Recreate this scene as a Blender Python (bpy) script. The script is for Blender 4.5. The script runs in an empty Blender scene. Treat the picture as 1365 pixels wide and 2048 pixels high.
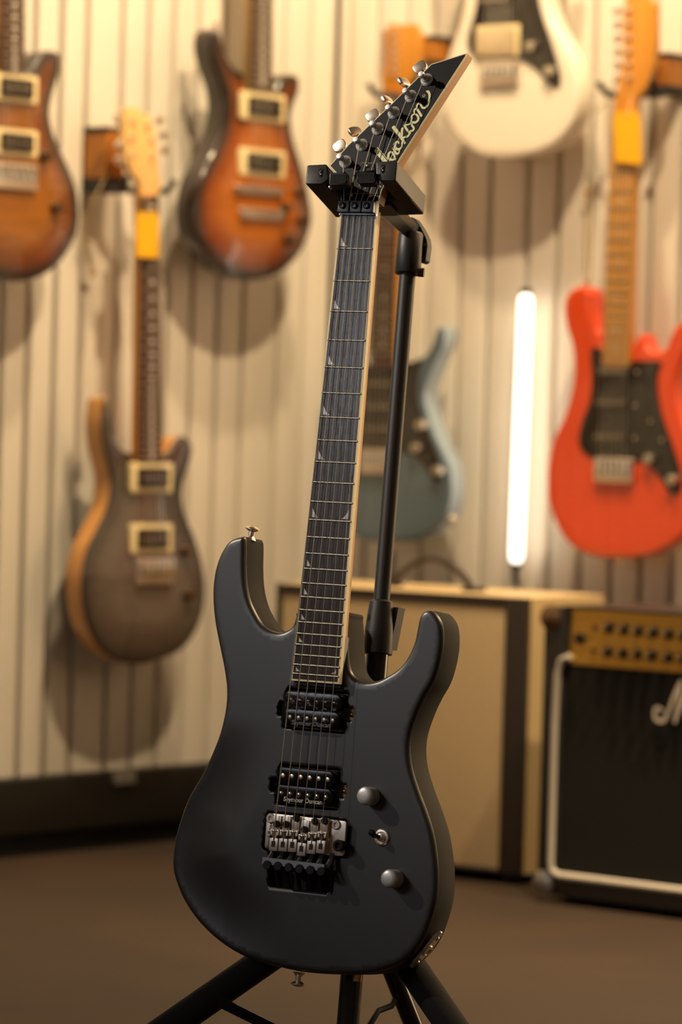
import bpy, math, random
import numpy as np
from mathutils import Vector, Matrix, geometry
random.seed(4)
PI = math.pi
S = bpy.context.scene
COL = S.collection
# ------------------------------------------------------------------ camera
F = 7500.0                      # focal length in pixels of a 1365 x 2048 frame
PITCH, ROLL, CAMH = math.radians(1.5), math.radians(1.6), 0.76
_r = Vector((1, 0, 0)); CF = Vector((0, math.cos(PITCH), -math.sin(PITCH))); _u = _r.cross(CF)
CR = _r*math.cos(ROLL) + _u*math.sin(ROLL)
CU = _u*math.cos(ROLL) - _r*math.sin(ROLL)
C0 = Vector((0, 0, CAMH))
cd = bpy.data.cameras.new('camera'); cam = bpy.data.objects.new('camera', cd); COL.objects.link(cam)
M = Matrix((CR, CU, -CF)).transposed().to_4x4(); M.translation = C0
cam.matrix_world = M
cd.sensor_fit = 'VERTICAL'; cd.sensor_height = 36.0; cd.lens = F/2048*36.0
cd.clip_start = .1; cd.clip_end = 60
cd.dof.use_dof = True; cd.dof.focus_distance = 3.93; cd.dof.aperture_fstop = 4.7
S.camera = cam
# ------------------------------------------------------------------ exposure, world, lights
S.view_settings.view_transform = 'Standard'; S.view_settings.look = 'None'
S.view_settings.gamma = 1.0; S.view_settings.use_curve_mapping = False
S.view_settings.exposure = 0.0
w = bpy.data.worlds.new('world'); S.world = w; w.use_nodes = True
w.node_tree.nodes['Background'].inputs[0].default_value = (1.0, .66, .36, 1)
w.node_tree.nodes['Background'].inputs[1].default_value = .055

def light(kind, name, loc, target, power, col, size=.2, size_y=None, spot=None, blend=.5):
    l = bpy.data.lights.new(name, kind); l.energy = power; l.color = col
    if kind == 'AREA':
        l.size = size
        if size_y: l.shape = 'RECTANGLE'; l.size_y = size_y
    else: l.shadow_soft_size = size
    if kind == 'SPOT': l.spot_size = math.radians(spot); l.spot_blend = blend
    o = bpy.data.objects.new(name, l); COL.objects.link(o)
    o.location = loc
    o.rotation_euler = (Vector(target)-Vector(loc)).to_track_quat('-Z', 'Y').to_euler()
    return o
WARM = (1.0, .74, .43)
# track spots washing the two display walls
light('SPOT', 'ceiling_or_fill_spot', (.45, 5.0, 2.95), (-.45, 6.5, .9), 235, WARM, .05, spot=100, blend=.8)
light('SPOT', 'ceiling_or_fill_spot', (.10, 5.75, 2.95), (.45, 6.4, .9), 170, WARM, .05, spot=110, blend=.8)
# soft daylight from the shop front, at the left
light('AREA', 'shop_window', (-2.28, 2.41, 1.50), (0, 3.94, .76), 6, (.90, .93, 1.0), .9, .36)
# added warm fill, out of frame, brightens the guitar's right side
light('AREA', 'side_fill_light', (1.75, 5.0, .85), (.05, 3.95, .65), 11, (1.0, .68, .38), .5, 1.1)
# one small spot above and left of the camera gives the knobs their shadows
light('SPOT', 'ceiling_or_fill_spot', (-2.86, 3.64, 2.66), (0, 3.94, .98), 420, (1.0, .86, .70), .03, spot=24, blend=1.0)
light('SPOT', 'ceiling_or_fill_spot', (1.25, 4.7, 2.95), (2.0, 5.0, .6), 700, WARM, .06, spot=95, blend=.8)  # added: lights the unseen wall so its reflection brightens the guitar's side
light('SPOT', 'ceiling_or_fill_spot', (1.9, 4.5, 2.5), (0, 3.95, .8), 170, (1.0, .66, .36), .06, spot=40, blend=.6)

# ------------------------------------------------------------------ helpers: frames and pixels measured in the photograph
def cw(v): return CR*v[0] - CU*v[1] + CF*v[2]
def ray(px, py): return cw(((px-682.5)/F, (py-1024)/F, 1.0))
def K(px, py, z): return C0 + ray(px, py)*z
class Fr:
    def __init__(s, o, X, Y, Z=None):
        s.X = Vector(X).normalized(); Y = Vector(Y); s.Y = (Y - s.X*Y.dot(s.X)).normalized()
        s.Z = s.X.cross(s.Y); s.o = Vector(o)
        s.M = Matrix((s.X, s.Y, s.Z)).transposed().to_4x4(); s.M.translation = s.o
    def pl(s, px, py, z=0.0):
        d = ray(px, py); t = (z - (C0-s.o).dot(s.Z))/d.dot(s.Z); p = C0 + d*t - s.o
        return (p.dot(s.X), p.dot(s.Y))
    def pls(s, pts, z=0.0): return [s.pl(a, b, z) for a, b in pts]
    def loc(s, p): q = Vector(p)-s.o; return Vector((q.dot(s.X), q.dot(s.Y), q.dot(s.Z)))
    def wd(s, p): return s.o + s.X*p[0] + s.Y*p[1] + s.Z*p[2]
def yawfr(o, deg):           # upright frame, X along the wall, Z out of it; deg>0: faces right of the camera
    a = math.radians(deg)
    return Fr(o, (math.cos(a), math.sin(a), 0), (0, 0, 1))
def floorpt(px, py, h=0.0):
    d = ray(px, py); return C0 + d*((h-C0.z)/d.z)

# ------------------------------------------------------------------ materials
def lin(c): return tuple((x/12.92 if x <= .04045 else ((x+.055)/1.055)**2.4) for x in c)
def hx(s): return lin(tuple(int(s[i:i+2], 16)/255 for i in (0, 2, 4)))
MATS = {}
def mat(name, col, rough=.5, metal=0.0, coat=0.0, noise=0.0, nscale=30, bump=0.0, bscale=200, stretch=(1, 1, 1), spec=.5, emit=None, trans=0.0, col2=None, coatr=.03):
    if name in MATS: return MATS[name]
    m = bpy.data.materials.new(name); m.use_nodes = True; nt = m.node_tree; b = nt.nodes['Principled BSDF']
    if isinstance(col, str): col = hx(col)
    if isinstance(col2, str): col2 = hx(col2)
    I = b.inputs
    I['Base Color'].default_value = (*col, 1); I['Roughness'].default_value = rough; I['Metallic'].default_value = metal
    I['Specular IOR Level'].default_value = spec
    I['Coat Weight'].default_value = coat; I['Coat Roughness'].default_value = coatr
    if trans: I['Transmission Weight'].default_value = trans
    if emit: I['Emission Color'].default_value = (*emit[0], 1); I['Emission Strength'].default_value = emit[1]
    tc = nt.nodes.new('ShaderNodeTexCoord'); mp = nt.nodes.new('ShaderNodeMapping'); mp.inputs['Scale'].default_value = stretch
    nt.links.new(tc.outputs['Object'], mp.inputs['Vector'])
    if noise or col2:
        n = nt.nodes.new('ShaderNodeTexNoise'); n.inputs['Scale'].default_value = nscale; n.inputs['Detail'].default_value = 6
        nt.links.new(mp.outputs[0], n.inputs['Vector'])
        r = nt.nodes.new('ShaderNodeValToRGB')
        c2 = col2 if col2 else tuple(x*(1-noise) for x in col)
        r.color_ramp.elements[0].position = .35; r.color_ramp.elements[1].position = .65
        r.color_ramp.elements[0].color = (*c2, 1); r.color_ramp.elements[1].color = (*col, 1)
        nt.links.new(n.outputs['Fac'], r.inputs[0]); nt.links.new(r.outputs[0], I['Base Color'])
    if bump:
        n = nt.nodes.new('ShaderNodeTexNoise'); n.inputs['Scale'].default_value = bscale; n.inputs['Detail'].default_value = 4
        nt.links.new(mp.outputs[0], n.inputs['Vector'])
        bp = nt.nodes.new('ShaderNodeBump'); bp.inputs['Strength'].default_value = bump; bp.inputs['Distance'].default_value = .001
        nt.links.new(n.outputs['Fac'], bp.inputs['Height']); nt.links.new(bp.outputs[0], I['Normal'])
    MATS[name] = m; return m
def burst(name, inner, mid, outer, flame=.25, w=.075):
    m = mat(name, inner, .35, coat=.9); nt = m.node_tree; b = nt.nodes['Principled BSDF']
    a = nt.nodes.new('ShaderNodeAttribute'); a.attribute_name = 'edge'
    mul = nt.nodes.new('ShaderNodeMath'); mul.operation = 'DIVIDE'; mul.inputs[1].default_value = w
    nt.links.new(a.outputs['Fac'], mul.inputs[0])
    r = nt.nodes.new('ShaderNodeValToRGB'); e = r.color_ramp.elements
    e[0].position = 0.0; e[0].color = (*hx(outer), 1); e[1].position = 1.0; e[1].color = (*hx(inner), 1)
    q = e.new(.14); q.color = (*hx(outer), 1); q = e.new(.42); q.color = (*hx(mid), 1)
    nt.links.new(mul.outputs[0], r.inputs[0])
    tc = nt.nodes.new('ShaderNodeTexCoord'); mp = nt.nodes.new('ShaderNodeMapping'); mp.inputs['Scale'].default_value = (6, 60, 6)
    n = nt.nodes.new('ShaderNodeTexNoise'); n.inputs['Scale'].default_value = 2.0
    nt.links.new(tc.outputs['Object'], mp.inputs[0]); nt.links.new(mp.outputs[0], n.inputs['Vector'])
    rr = nt.nodes.new('ShaderNodeMapRange'); rr.inputs[1].default_value = .35; rr.inputs[2].default_value = .65; rr.inputs[3].default_value = 1-flame; rr.inputs[4].default_value = 1.0
    nt.links.new(n.outputs['Fac'], rr.inputs[0])
    mx = nt.nodes.new('ShaderNodeVectorMath'); mx.operation = 'SCALE'
    nt.links.new(r.outputs[0], mx.inputs[0]); nt.links.new(rr.outputs[0], mx.inputs['Scale']); nt.links.new(mx.outputs[0], b.inputs['Base Color'])
    return m
BLK = mat('black_plastic', (.012, .012, .013), .28, coat=.2)
BLKM = mat('black_metal', (.02, .021, .024), .32, .6)
BLKMATT = mat('matt_black_metal', (.022, .023, .025), .42, .2, bump=.15, bscale=900)
NICK = mat('satin_nickel', (.90, .79, .69), .34, 1.0, noise=.1, nscale=200)
CHR = mat('chrome', (.75, .75, .75), .1, 1.0)
KNOBM = mat('satin_chrome', (.68, .68, .68), .42, .55, bump=.1, bscale=900)
GUN = mat('gunmetal', (.17, .18, .20), .33, .9)
CREAM = mat('cream_binding', 'e9dcb2', .4, noise=.08)
MAPLE = mat('satin_maple', 'd8a468', .42, noise=.14, nscale=14, stretch=(4, .4, 4))
GOLD = mat('brass', (.75, .5, .2), .25, 1.0)
SCREWM = mat('polished_steel', (.7, .66, .6), .18, 1.0)
CAVBLK = mat('cavity_black', (.004, .004, .004), .8)  # even near-black for cut-outs, toe kick and slots
WHITE = mat('white_print', (.75, .75, .72), .5)
STRM = mat('steel_string', (.95, .88, .76), .42, 1.0)

# ------------------------------------------------------------------ mesh builder
class MB:
    def __init__(s): s.v = []; s.f = []
    def add(s, vs, fs):
        n = len(s.v); s.v += [tuple(a) for a in vs]; s.f += [tuple(i+n for i in f) for f in fs]; return s
    def prism(s, pts, z0, z1, r=0.0, rb=0.0, k=3):     # pts: closed 2-D outline, rounded by r at the top, rb at the bottom
        a = sum(pts[i][0]*pts[(i+1) % len(pts)][1]-pts[(i+1) % len(pts)][0]*pts[i][1] for i in range(len(pts)))
        if a < 0: pts = pts[::-1]
        n = len(pts); nm = []
        for i in range(n):
            p, q, t = pts[i-1], pts[i], pts[(i+1) % n]
            e1 = Vector((q[0]-p[0], q[1]-p[1])); e2 = Vector((t[0]-q[0], t[1]-q[1]))
            if e1.length < 1e-9: e1 = e2
            if e2.length < 1e-9: e2 = e1
            e1.normalize(); e2.normalize(); m = Vector((e1.y+e2.y, -(e1.x+e2.x)))
            if m.length < 1e-6: m = Vector((e1.y, -e1.x))
            m.normalize(); c = max(.35, m.dot(Vector((e1.y, -e1.x)))); nm.append((m.x/c, m.y/c))
        rings = []
        def ring(off, z): rings.append([(pts[i][0]-nm[i][0]*off, pts[i][1]-nm[i][1]*off, z) for i in range(n)])
        if rb:
            for j in range(k+1):
                t = j/k*PI/2; ring(rb*(1-math.sin(t)), z0+rb*(1-math.cos(t)))
        else: ring(0, z0)
        if r:
            for j in range(k+1):
                t = j/k*PI/2; ring(r*(1-math.cos(t)), z1-r*(1-math.sin(t)))
        else: ring(0, z1)
        vs = [p for rg in rings for p in rg]; fs = [tuple(range(n-1, -1, -1))]
        for a_ in range(len(rings)-1):
            for i in range(n):
                j = (i+1) % n; fs.append((a_*n+i, a_*n+j, (a_+1)*n+j, (a_+1)*n+i))
        fs.append(tuple((len(rings)-1)*n+i for i in range(n)))
        return s.add(vs, fs)
    def box(s, c, d, r=0.0, cr=0.0, rb=0.0):          # centre, size, edge rounding, corner rounding
        return s.prism(rrect(c[0], c[1], d[0], d[1], cr), c[2]-d[2]/2, c[2]+d[2]/2, r, rb)
    def lathe(s, prof, p0=(0, 0, 0), ax=(0, 0, 1), n=24):   # prof: (radius, height) list
        ax = Vector(ax).normalized(); t = Vector((1, 0, 0)) if abs(ax.x) < .8 else Vector((0, 1, 0))
        a = (t-ax*t.dot(ax)).normalized(); b = ax.cross(a); p0 = Vector(p0); vs = []
        for r, h in prof:
            for i in range(n):
                g = 2*PI*i/n; vs.append(p0+ax*h+(a*math.cos(g)+b*math.sin(g))*r)
        fs = [tuple(range(n-1, -1, -1))]
        for k in range(len(prof)-1):
            for i in range(n):
                j = (i+1) % n; fs.append((k*n+i, k*n+j, (k+1)*n+j, (k+1)*n+i))
        fs.append(tuple((len(prof)-1)*n+i for i in range(n)))
        return s.add(vs, fs)
    def cyl(s, p0, p1, r, r1=None, n=20, bev=0.0):
        p0 = Vector(p0); p1 = Vector(p1); L = (p1-p0).length; r1 = r if r1 is None else r1
        pr = [(r, 0), (r1, L)] if not bev else [(r, 0), (r1, L-bev), (r1-bev*.3, L-bev*.3), (r1-bev, L)]
        return s.lathe(pr, p0, p1-p0, n)
    def tube(s, pts, r, n=8):
        pts = [Vector(p) for p in pts]; vs = []; prev = None
        rs = r if isinstance(r, (list, tuple)) else [r]*len(pts)
        for i, p in enumerate(pts):
            d = (pts[min(i+1, len(pts)-1)]-pts[max(i-1, 0)]).normalized()
            if prev is None:
                t = Vector((0, 0, 1)) if abs(d.z) < .9 else Vector((1, 0, 0)); a = (t-d*t.dot(d)).normalized()
            else: a = (prev-d*prev.dot(d)).normalized()
            prev = a; b = d.cross(a)
            for k in range(n): g = 2*PI*k/n; vs.append(p+(a*math.cos(g)+b*math.sin(g))*rs[i])
        fs = [tuple(range(n-1, -1, -1))]
        for k in range(len(pts)-1):
            for i in range(n):
                j = (i+1) % n; fs.append((k*n+i, k*n+j, (k+1)*n+j, (k+1)*n+i))
        fs.append(tuple((len(pts)-1)*n+i for i in range(n)))
        return s.add(vs, fs)
    def bar(s, p0, p1, wv, hv):                       # box from p0 to p1 with half vectors wv and hv
        p0 = Vector(p0); p1 = Vector(p1); wv = Vector(wv); hv = Vector(hv)
        vs = [p+wv*a+hv*b for p in (p0, p1) for a, b in ((-1, -1), (1, -1), (1, 1), (-1, 1))]
        return s.add(vs, [(3, 2, 1, 0), (4, 5, 6, 7), (0, 1, 5, 4), (1, 2, 6, 5), (2, 3, 7, 6), (3, 0, 4, 7)])
    def ribbon(s, pts, wd_, z, th=.0002):             # flat brush stroke with round ends
        ws = wd_ if isinstance(wd_, (list, tuple)) else [wd_]*len(pts)
        L = []; R = []
        for i, p in enumerate(pts):
            a = Vector(pts[max(i-1, 0)]); b = Vector(pts[min(i+1, len(pts)-1)]); d = (b-a).normalized(); nn = Vector((-d.y, d.x))
            L.append((p[0]+nn.x*ws[i]/2, p[1]+nn.y*ws[i]/2)); R.append((p[0]-nn.x*ws[i]/2, p[1]-nn.y*ws[i]/2))
        def cap(p, a, b, sg):
            r_ = (Vector(a)-Vector(b)).length/2; g0 = math.atan2(a[1]-p[1], a[0]-p[0])
            return [(p[0]+r_*math.cos(g0+sg*PI*j/6), p[1]+r_*math.sin(g0+sg*PI*j/6)) for j in range(1, 6)]
        loop_top = []; n = len(pts); s.rib = getattr(s, 'rib', 0)+1; z = z+s.rib*.00002
        b0 = len(s.v); s.v += [(x, y, z+th) for x, y in L]+[(x, y, z+th) for x, y in R]
        s.f += [(b0+i, b0+n+i, b0+n+i+1, b0+i+1) for i in range(n-1)]
        for p, a, b, sg, ia, ib in ((pts[0], L[0], R[0], 1, b0, b0+n), (pts[-1], R[-1], L[-1], 1, b0+2*n-1, b0+n-1)):
            c = cap(p, a, b, sg); k0 = len(s.v); s.v += [(x, y, z+th) for x, y in c]; s.f.append((ia, *range(k0, k0+5), ib))
        return s
    def mesh(s, name, mat_):
        me = bpy.data.meshes.new(name); me.from_pydata(s.v, [], s.f); me.update()
        if mat_: me.materials.append(mat_)
        me.polygons.foreach_set('use_smooth', [True]*len(me.polygons)); me.set_sharp_from_angle(angle=math.radians(38))
        return me
def rrect(cx, cy, w_, h_, r=0.0, k=4):
    if r <= 0: return [(cx-w_/2, cy-h_/2), (cx+w_/2, cy-h_/2), (cx+w_/2, cy+h_/2), (cx-w_/2, cy+h_/2)]
    o = []
    for sx, sy, a0 in ((1, -1, -PI/2), (1, 1, 0), (-1, 1, PI/2), (-1, -1, PI)):
        for j in range(k+1):
            a = a0+j/k*PI/2; o.append((cx+sx*(w_/2-r)+r*math.cos(a), cy+sy*(h_/2-r)+r*math.sin(a)))
    return o
def spline(pts, k=6, closed=True):
    n = len(pts); o = []
    for i in range(n if closed else n-1):
        g = (lambda j: pts[j % n]) if closed else (lambda j: pts[min(max(j, 0), n-1)])
        p0, p1, p2, p3 = (Vector(g(i+d)) for d in (-1, 0, 1, 2))
        for j in range(k):
            t = j/k
            o.append(tuple(.5*((2*p1)+(p2-p0)*t+(2*p0-5*p1+4*p2-p3)*t*t+(3*p1-p0-3*p2+p3)*t**3)))
    if not closed: o.append(tuple(pts[-1]))
    return o

W = {}
def link(o, parent, fr):
    COL.objects.link(o)
    wm = fr.M if fr else (W[parent.name] if parent else Matrix())
    if parent:
        o.parent = parent; o.matrix_basis = W[parent.name].inverted() @ wm
    else: o.matrix_basis = wm
    W[o.name] = wm
def obj(name, mb, m, parent=None, fr=None, label=None, kind=None):
    o = bpy.data.objects.new(name, mb.mesh(name, m) if isinstance(mb, MB) else mb); link(o, parent, fr)
    if label: o['label'] = label
    if kind: o['kind'] = kind
    return o
def thing(name, label, cat, fr, group=None):
    o = bpy.data.objects.new(name, None); o.empty_display_size = .05; link(o, None, fr); o['label'] = label; o['category'] = cat
    if group: o['group'] = group
    return o
def tag(o, label, cat, group=None):
    o['label'] = label; o['category'] = cat
    if group: o['group'] = group
    return o

def carved(outline, zt, zb, hfun, step=.006, rings=(0.0012, .0028, .005), mat_=None, side_mat=None, back_mat=None, name='body', side_in=0.0, backr=.004):
    """solid with a shaped top: zt + hfun(distance to edge, x, y)"""
    P = np.array(outline)[:, :2]
    A = P; B = np.roll(P, -1, 0)
    if np.sum(A[:, 0]*B[:, 1]-B[:, 0]*A[:, 1]) < 0: P = P[::-1].copy(); A = P; B = np.roll(P, -1, 0)
    T = np.roll(P, -1, 0)-np.roll(P, 1, 0); T /= np.linalg.norm(T, axis=1)[:, None]; N = np.stack([-T[:, 1], T[:, 0]], 1)   # inward
    def dist(Q):
        d = np.full(len(Q), 1e9); ins = np.zeros(len(Q), bool)
        for a, b in zip(A, B):
            ab = b-a; t = np.clip(((Q-a)@ab)/max(ab@ab, 1e-12), 0, 1); d = np.minimum(d, np.linalg.norm(Q-(a+t[:, None]*ab), axis=1))
            c = ((a[1] > Q[:, 1]) != (b[1] > Q[:, 1])); xx = a[0]+(Q[:, 1]-a[1])/((b[1]-a[1]) if b[1] != a[1] else 1e-9)*ab[0]; ins ^= c & (Q[:, 0] < xx)
        return d, ins
    pts = [P]
    for r in rings:
        Q = P+N*r; d, ins = dist(Q); pts.append(Q[ins & (d > r*.97)])
    xs = np.arange(P[:, 0].min(), P[:, 0].max(), step); ys = np.arange(P[:, 1].min(), P[:, 1].max(), step)
    G = np.array([(x+(j % 2)*step/2, y) for j, y in enumerate(ys) for x in xs]); d, ins = dist(G); pts.append(G[ins & (d > rings[-1]+step*.5)])
    Q = np.concatenate(pts); n = len(P)
    vs, es, fs, *_ = geometry.delaunay_2d_cdt([Vector(q) for q in Q], [], [list(range(n))], 1, 1e-7)
    V = np.array([tuple(v) for v in vs]); d, _i = dist(V); d[:n] = 0
    z = np.array([zt+hfun(dd, x, y) for dd, (x, y) in zip(d, V)])
    verts = [(x, y, zz) for (x, y), zz in zip(V, z)]; faces = [tuple(f) for f in fs]; nt_ = len(faces)
    # side wall rings
    base = len(verts); ring_prev = list(range(n)); sm = []
    prof = [(0, zb+backr), (backr*.3, zb+backr*.3), (backr, zb)]
    for off, zz in prof:
        b0 = len(verts); verts += [(P[i, 0]+N[i, 0]*(off+side_in), P[i, 1]+N[i, 1]*(off+side_in), zz) for i in range(n)]
        for i in range(n):
            j = (i+1) % n; faces.append((ring_prev[j], ring_prev[i], b0+i, b0+j))
        ring_prev = list(range(b0, b0+n))
    bv = [Vector(verts[i][:2]) for i in ring_prev]
    vs2, _e, f2, o2, *_ = geometry.delaunay_2d_cdt(bv, [], [list(range(n))], 1, 1e-7)
    nb_ = 0
    for f in f2:
        try: faces.append(tuple(ring_prev[o2[i][0]] for i in reversed(f))); nb_ += 1
        except IndexError: pass
    me = bpy.data.meshes.new(name); me.from_pydata(verts, [], faces); me.update()
    for m_ in (mat_, side_mat or mat_, back_mat or side_mat or mat_): me.materials.append(m_)
    mi = [0]*nt_+[1]*(n)+[2]*(2*n)+[2]*nb_; me.polygons.foreach_set('material_index', mi)
    at = me.attributes.new('edge', 'FLOAT', 'POINT'); dd = np.zeros(len(verts)); dd[:len(d)] = d; at.data.foreach_set('value', dd)
    me.polygons.foreach_set('use_smooth', [True]*len(me.polygons)); me.set_sharp_from_angle(angle=math.radians(40))
    return me

def textmesh(body, size, m, name='lettering', bold=0.0, ext=.0001):
    c = bpy.data.curves.new('t', 'FONT'); c.body = body; c.size = size; c.extrude = ext; c.offset = bold; c.align_x = 'CENTER'; c.align_y = 'CENTER'; c.resolution_u = 3
    o = bpy.data.objects.new('t', c); COL.objects.link(o)
    dg = bpy.context.evaluated_depsgraph_get(); me = bpy.data.meshes.new_from_object(o.evaluated_get(dg)); bpy.data.objects.remove(o); me.materials.clear(); me.materials.append(m); me.name = name
    return me

# ------------------------------------------------------------------ the setting
LWA, RWA = 50.0, -40.0
lb = floorpt(0, 1721); 
LW = yawfr(lb + Vector((-math.sin(math.radians(-LWA)), -math.cos(math.radians(LWA)), 0))*0, LWA)      # plane of the plinth front, at the left edge of the frame
LW = yawfr(LW.o - LW.Z*.035, LWA)                    # wall face 35 mm behind it
cx_, cy_ = LW.pl(650, 1000)
corner = LW.wd((cx_, -LW.o.z + 0, 0)); corner.z = 0
RW = yawfr(corner, RWA)
LWc = yawfr(corner, LWA)                             # both walls measured from their common corner
FLOORM = mat('dark_floor', '35220f', .75, noise=.28, nscale=3.0, bump=.2, bscale=60, col2='2a1a0b')
fl = MB().add([(-7, -1.5, 0), (6, -1.5, 0), (6, 9, 0), (-7, 9, 0), (-7, -1.5, -.1), (6, -1.5, -.1), (6, 9, -.1), (-7, 9, -.1)], [(0, 1, 2, 3), (7, 6, 5, 4), (0, 4, 5, 1), (1, 5, 6, 2), (2, 6, 7, 3), (3, 7, 4, 0)])
obj('floor', fl, FLOORM, kind='structure')
GAPM = mat('dark_wall_gap', '211d19', .8)
PLANKM = mat('cream_wall_paint', 'e6dfd3', .5, noise=.05, nscale=4, bump=.1, bscale=120)
HW = 3.0
def wall(name, fr, x0, x1, gaps):
    wo = obj(name, MB().box(((x0+x1)/2, HW/2, -.06), (x1-x0, HW, .09)), GAPM, None, fr, kind='structure')
    g = sorted(gaps); ed = [x0]+g+[x1]
    for a, b in zip(ed[:-1], ed[1:]):
        obj('plank', MB().box(((a+b)/2, HW/2, -.0075), (b-a-.0115, HW, .015), r=.002), PLANKM, wo, fr)
    return wo
gl = [LWc.pl(x, 1500)[0] for x in (35, 88, 139, 209, 261, 311, 361, 412, 463, 533, 584, 634)]
sp = (gl[0]-gl[6])/-6*.93
x = gl[0]-.062
while x > -2.6: gl.append(x); x -= .062
gr = [RW.pl(x, 400)[0] for x in (690, 747, 805, 860, 923, 981, 1056, 1117, 1180, 1242, 1302, 1364)]
x = gr[-1]+.064
while x < 3.9: gr.append(x); x += .064
wl = wall('wall_left', LWc, -2.7, 0.0, [g for g in gl if g < -.02])
wr = wall('wall_right', RW, 0.0, 4.0, [g for g in gr if g > .02])
PLINTH = mat('dark_plinth', (.009, .007, .005), .5, noise=.2)
hp = LWc.pl(0, 1562, .035)[1]
for nm, fr, x0, x1 in (('baseboard_left', LWc, -2.7, .0), ('baseboard_right', RW, .0, 4.0)):
    o = obj(nm, MB().box(((x0+x1)/2, (.04+hp)/2, .0175), (x1-x0, hp-.04, .035), r=.003), PLINTH, None, fr, kind='structure')
    obj('toe_kick', MB().box(((x0+x1)/2, .02, .008), (x1-x0, .04, .016)), CAVBLK, o, fr)
a = LWc.pl(225, 1543, .036); b = LWc.pl(267, 1566, .036)
tag(obj('wall_plate', MB().box(((a[0]+b[0])/2, (a[1]+b[1])/2, .039), (b[0]-a[0], a[1]-b[1], .006), r=.001, cr=.004), mat('grey_plate', '77716a', .4), None, LWc), 'small pale grey plate on the dark plinth below the grey guitar', 'plate')

# ------------------------------------------------------------------ the main guitar
u = Vector((.88395, .04716, -.4652)); v = Vector((-.0915, .99311, -.07319)); T = Vector((.01787, -.31278, 3.94196))
NY = .81
G = Fr(C0+cw(T)+cw(v)*NY, cw(u), -cw(v))
BZ = -.010                                             # top of the body below the fretboard surface
mg = thing('electric_guitar', 'satin charcoal black electric guitar with pointed headstock standing upright in the tripod stand', 'guitar', G)
SATIN = mat('satin_charcoal_paint', (.022, .022, .0235), .38, 0.0, coat=.0, bump=.05, bscale=1500, spec=.9)
BODYPX = [(483.7,1073),(490,1076),(491.5,1090),(491,1130),(493,1168),(500,1200),(511,1225),(525,1248),(540,1260),(558,1264.5),(573,1261),(586,1251.5),(592,1235),(600,1222),
 (683,1222),(692,1240),(695,1290),(697.5,1325),(703,1344),(713,1356),(726,1362.5),(737,1364),(756,1361),(775,1352),(794,1340),(809.5,1324),(821,1304),(829.5,1283),(834,1262),(838,1241),(842,1230.5),(848.6,1223),(858,1220),(867.6,1223),(877,1233),(884,1247),(886.5,1264),(886.5,1287),(883,1313),(876,1342),(866.7,1366.7),(852,1392),(836.7,1424.6),(823,1465),(819.5,1501),(824,1537),(836.7,1578),(852,1619),(865,1660),(872.5,1701),(876.6,1747),(874,1798),(862,1844),(847,1880),(824,1910.6),(796,1931),(760,1943),(719,1949),(668,1949),(606.5,1944),(545,1931),(489,1913),(443,1886),(402,1849),(371,1806),(353,1765),(345.6,1731.6),(348,1690.6),(358,1649.7),(376,1598.6),(402,1552.5),(422,1511.6),(440,1465.5),(450.5,1419.5),(453,1378.6),(448,1337.6),(438.7,1291.6),(430,1245.6),(426,1204.6),(426.5,1168.8),(432.5,1133),(445,1102),(461,1081)]
bo = spline(G.pls(BODYPX, BZ), 4)
def armw(x, y): t = max(0.0, 1-((y-.135)/.140)**2); return t*t*max(0.0, min(1.0, (-.01-x)/.08))
def hmain(d, x, y):
    r = .0052; z = 0.0
    if d < r: z -= r-math.sqrt(max(0, r*r-(r-d)**2))
    q = max(0.0, min(1.0, (.085-d)/.085)); q = q*q*(3-2*q)      # forearm bevel on the lower bass side
    return z-.013*q*armw(x, y)
bq = []
for p_ in BODYPX:
    a_ = G.pl(*p_, BZ-.0025)
    for _ in range(3): a_ = G.pl(*p_, BZ-.0025-.013*armw(*a_))
    bq.append(a_)
bo = spline(bq, 7)
bm_ = carved(bo, BZ, BZ-.046, hmain, step=.004, mat_=SATIN, side_mat=SATIN, back_mat=SATIN)
body = obj('body', bm_, None, mg, G)
def cutter(pts, depth, top=.03):
    o = bpy.data.objects.new('cut', MB().prism(pts, BZ-depth, top).mesh('cut', CAVBLK)); o.matrix_world = W[body.name]; COL.objects.link(o); return o
def mid(px, py, z): return G.pl(px, py, z)
pn = mid(623.7, 1420.0, -.004); pb = mid(609, 1573.0, -.004)
cuts = []
for c in (pn, pb):
    cuts.append(cutter(rrect(c[0]+.001, c[1], .075, .043, .004), .016))
    cuts.append(cutter(rrect(c[0]+.001, c[1]-.001, .090, .015, .003), .0155))
rec = [(532,1622),(696,1638.6),(691,1717),(667.5,1716.5),(659.5,1786.5),(535,1773),(537,1704),(523,1698)]
rc = G.pls(rec, BZ)
def roundpoly(pts, r, k=4):
    o = []
    n = len(pts)
    for i in range(n):
        p, q, t = Vector(pts[i-1]), Vector(pts[i]), Vector(pts[(i+1) % n]); a = q+(p-q).normalized()*r; b = q+(t-q).normalized()*r
        for j in range(k+1):
            s_ = j/k; o.append(tuple(a*(1-s_)**2+q*2*s_*(1-s_)+b*s_*s_))
    return o
cuts.append(cutter(roundpoly(rc, .004), .018))
for c in cuts:
    md = body.modifiers.new('b', 'BOOLEAN'); md.operation = 'DIFFERENCE'; md.solver = 'EXACT'; md.object = c; md.material_mode = 'TRANSFER'
dg = bpy.context.evaluated_depsgraph_get(); nm_ = bpy.data.meshes.new_from_object(body.evaluated_get(dg)); body.modifiers.clear(); body.data = nm_; nm_.name = 'body'
for c in cuts: bpy.data.objects.remove(c)

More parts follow.
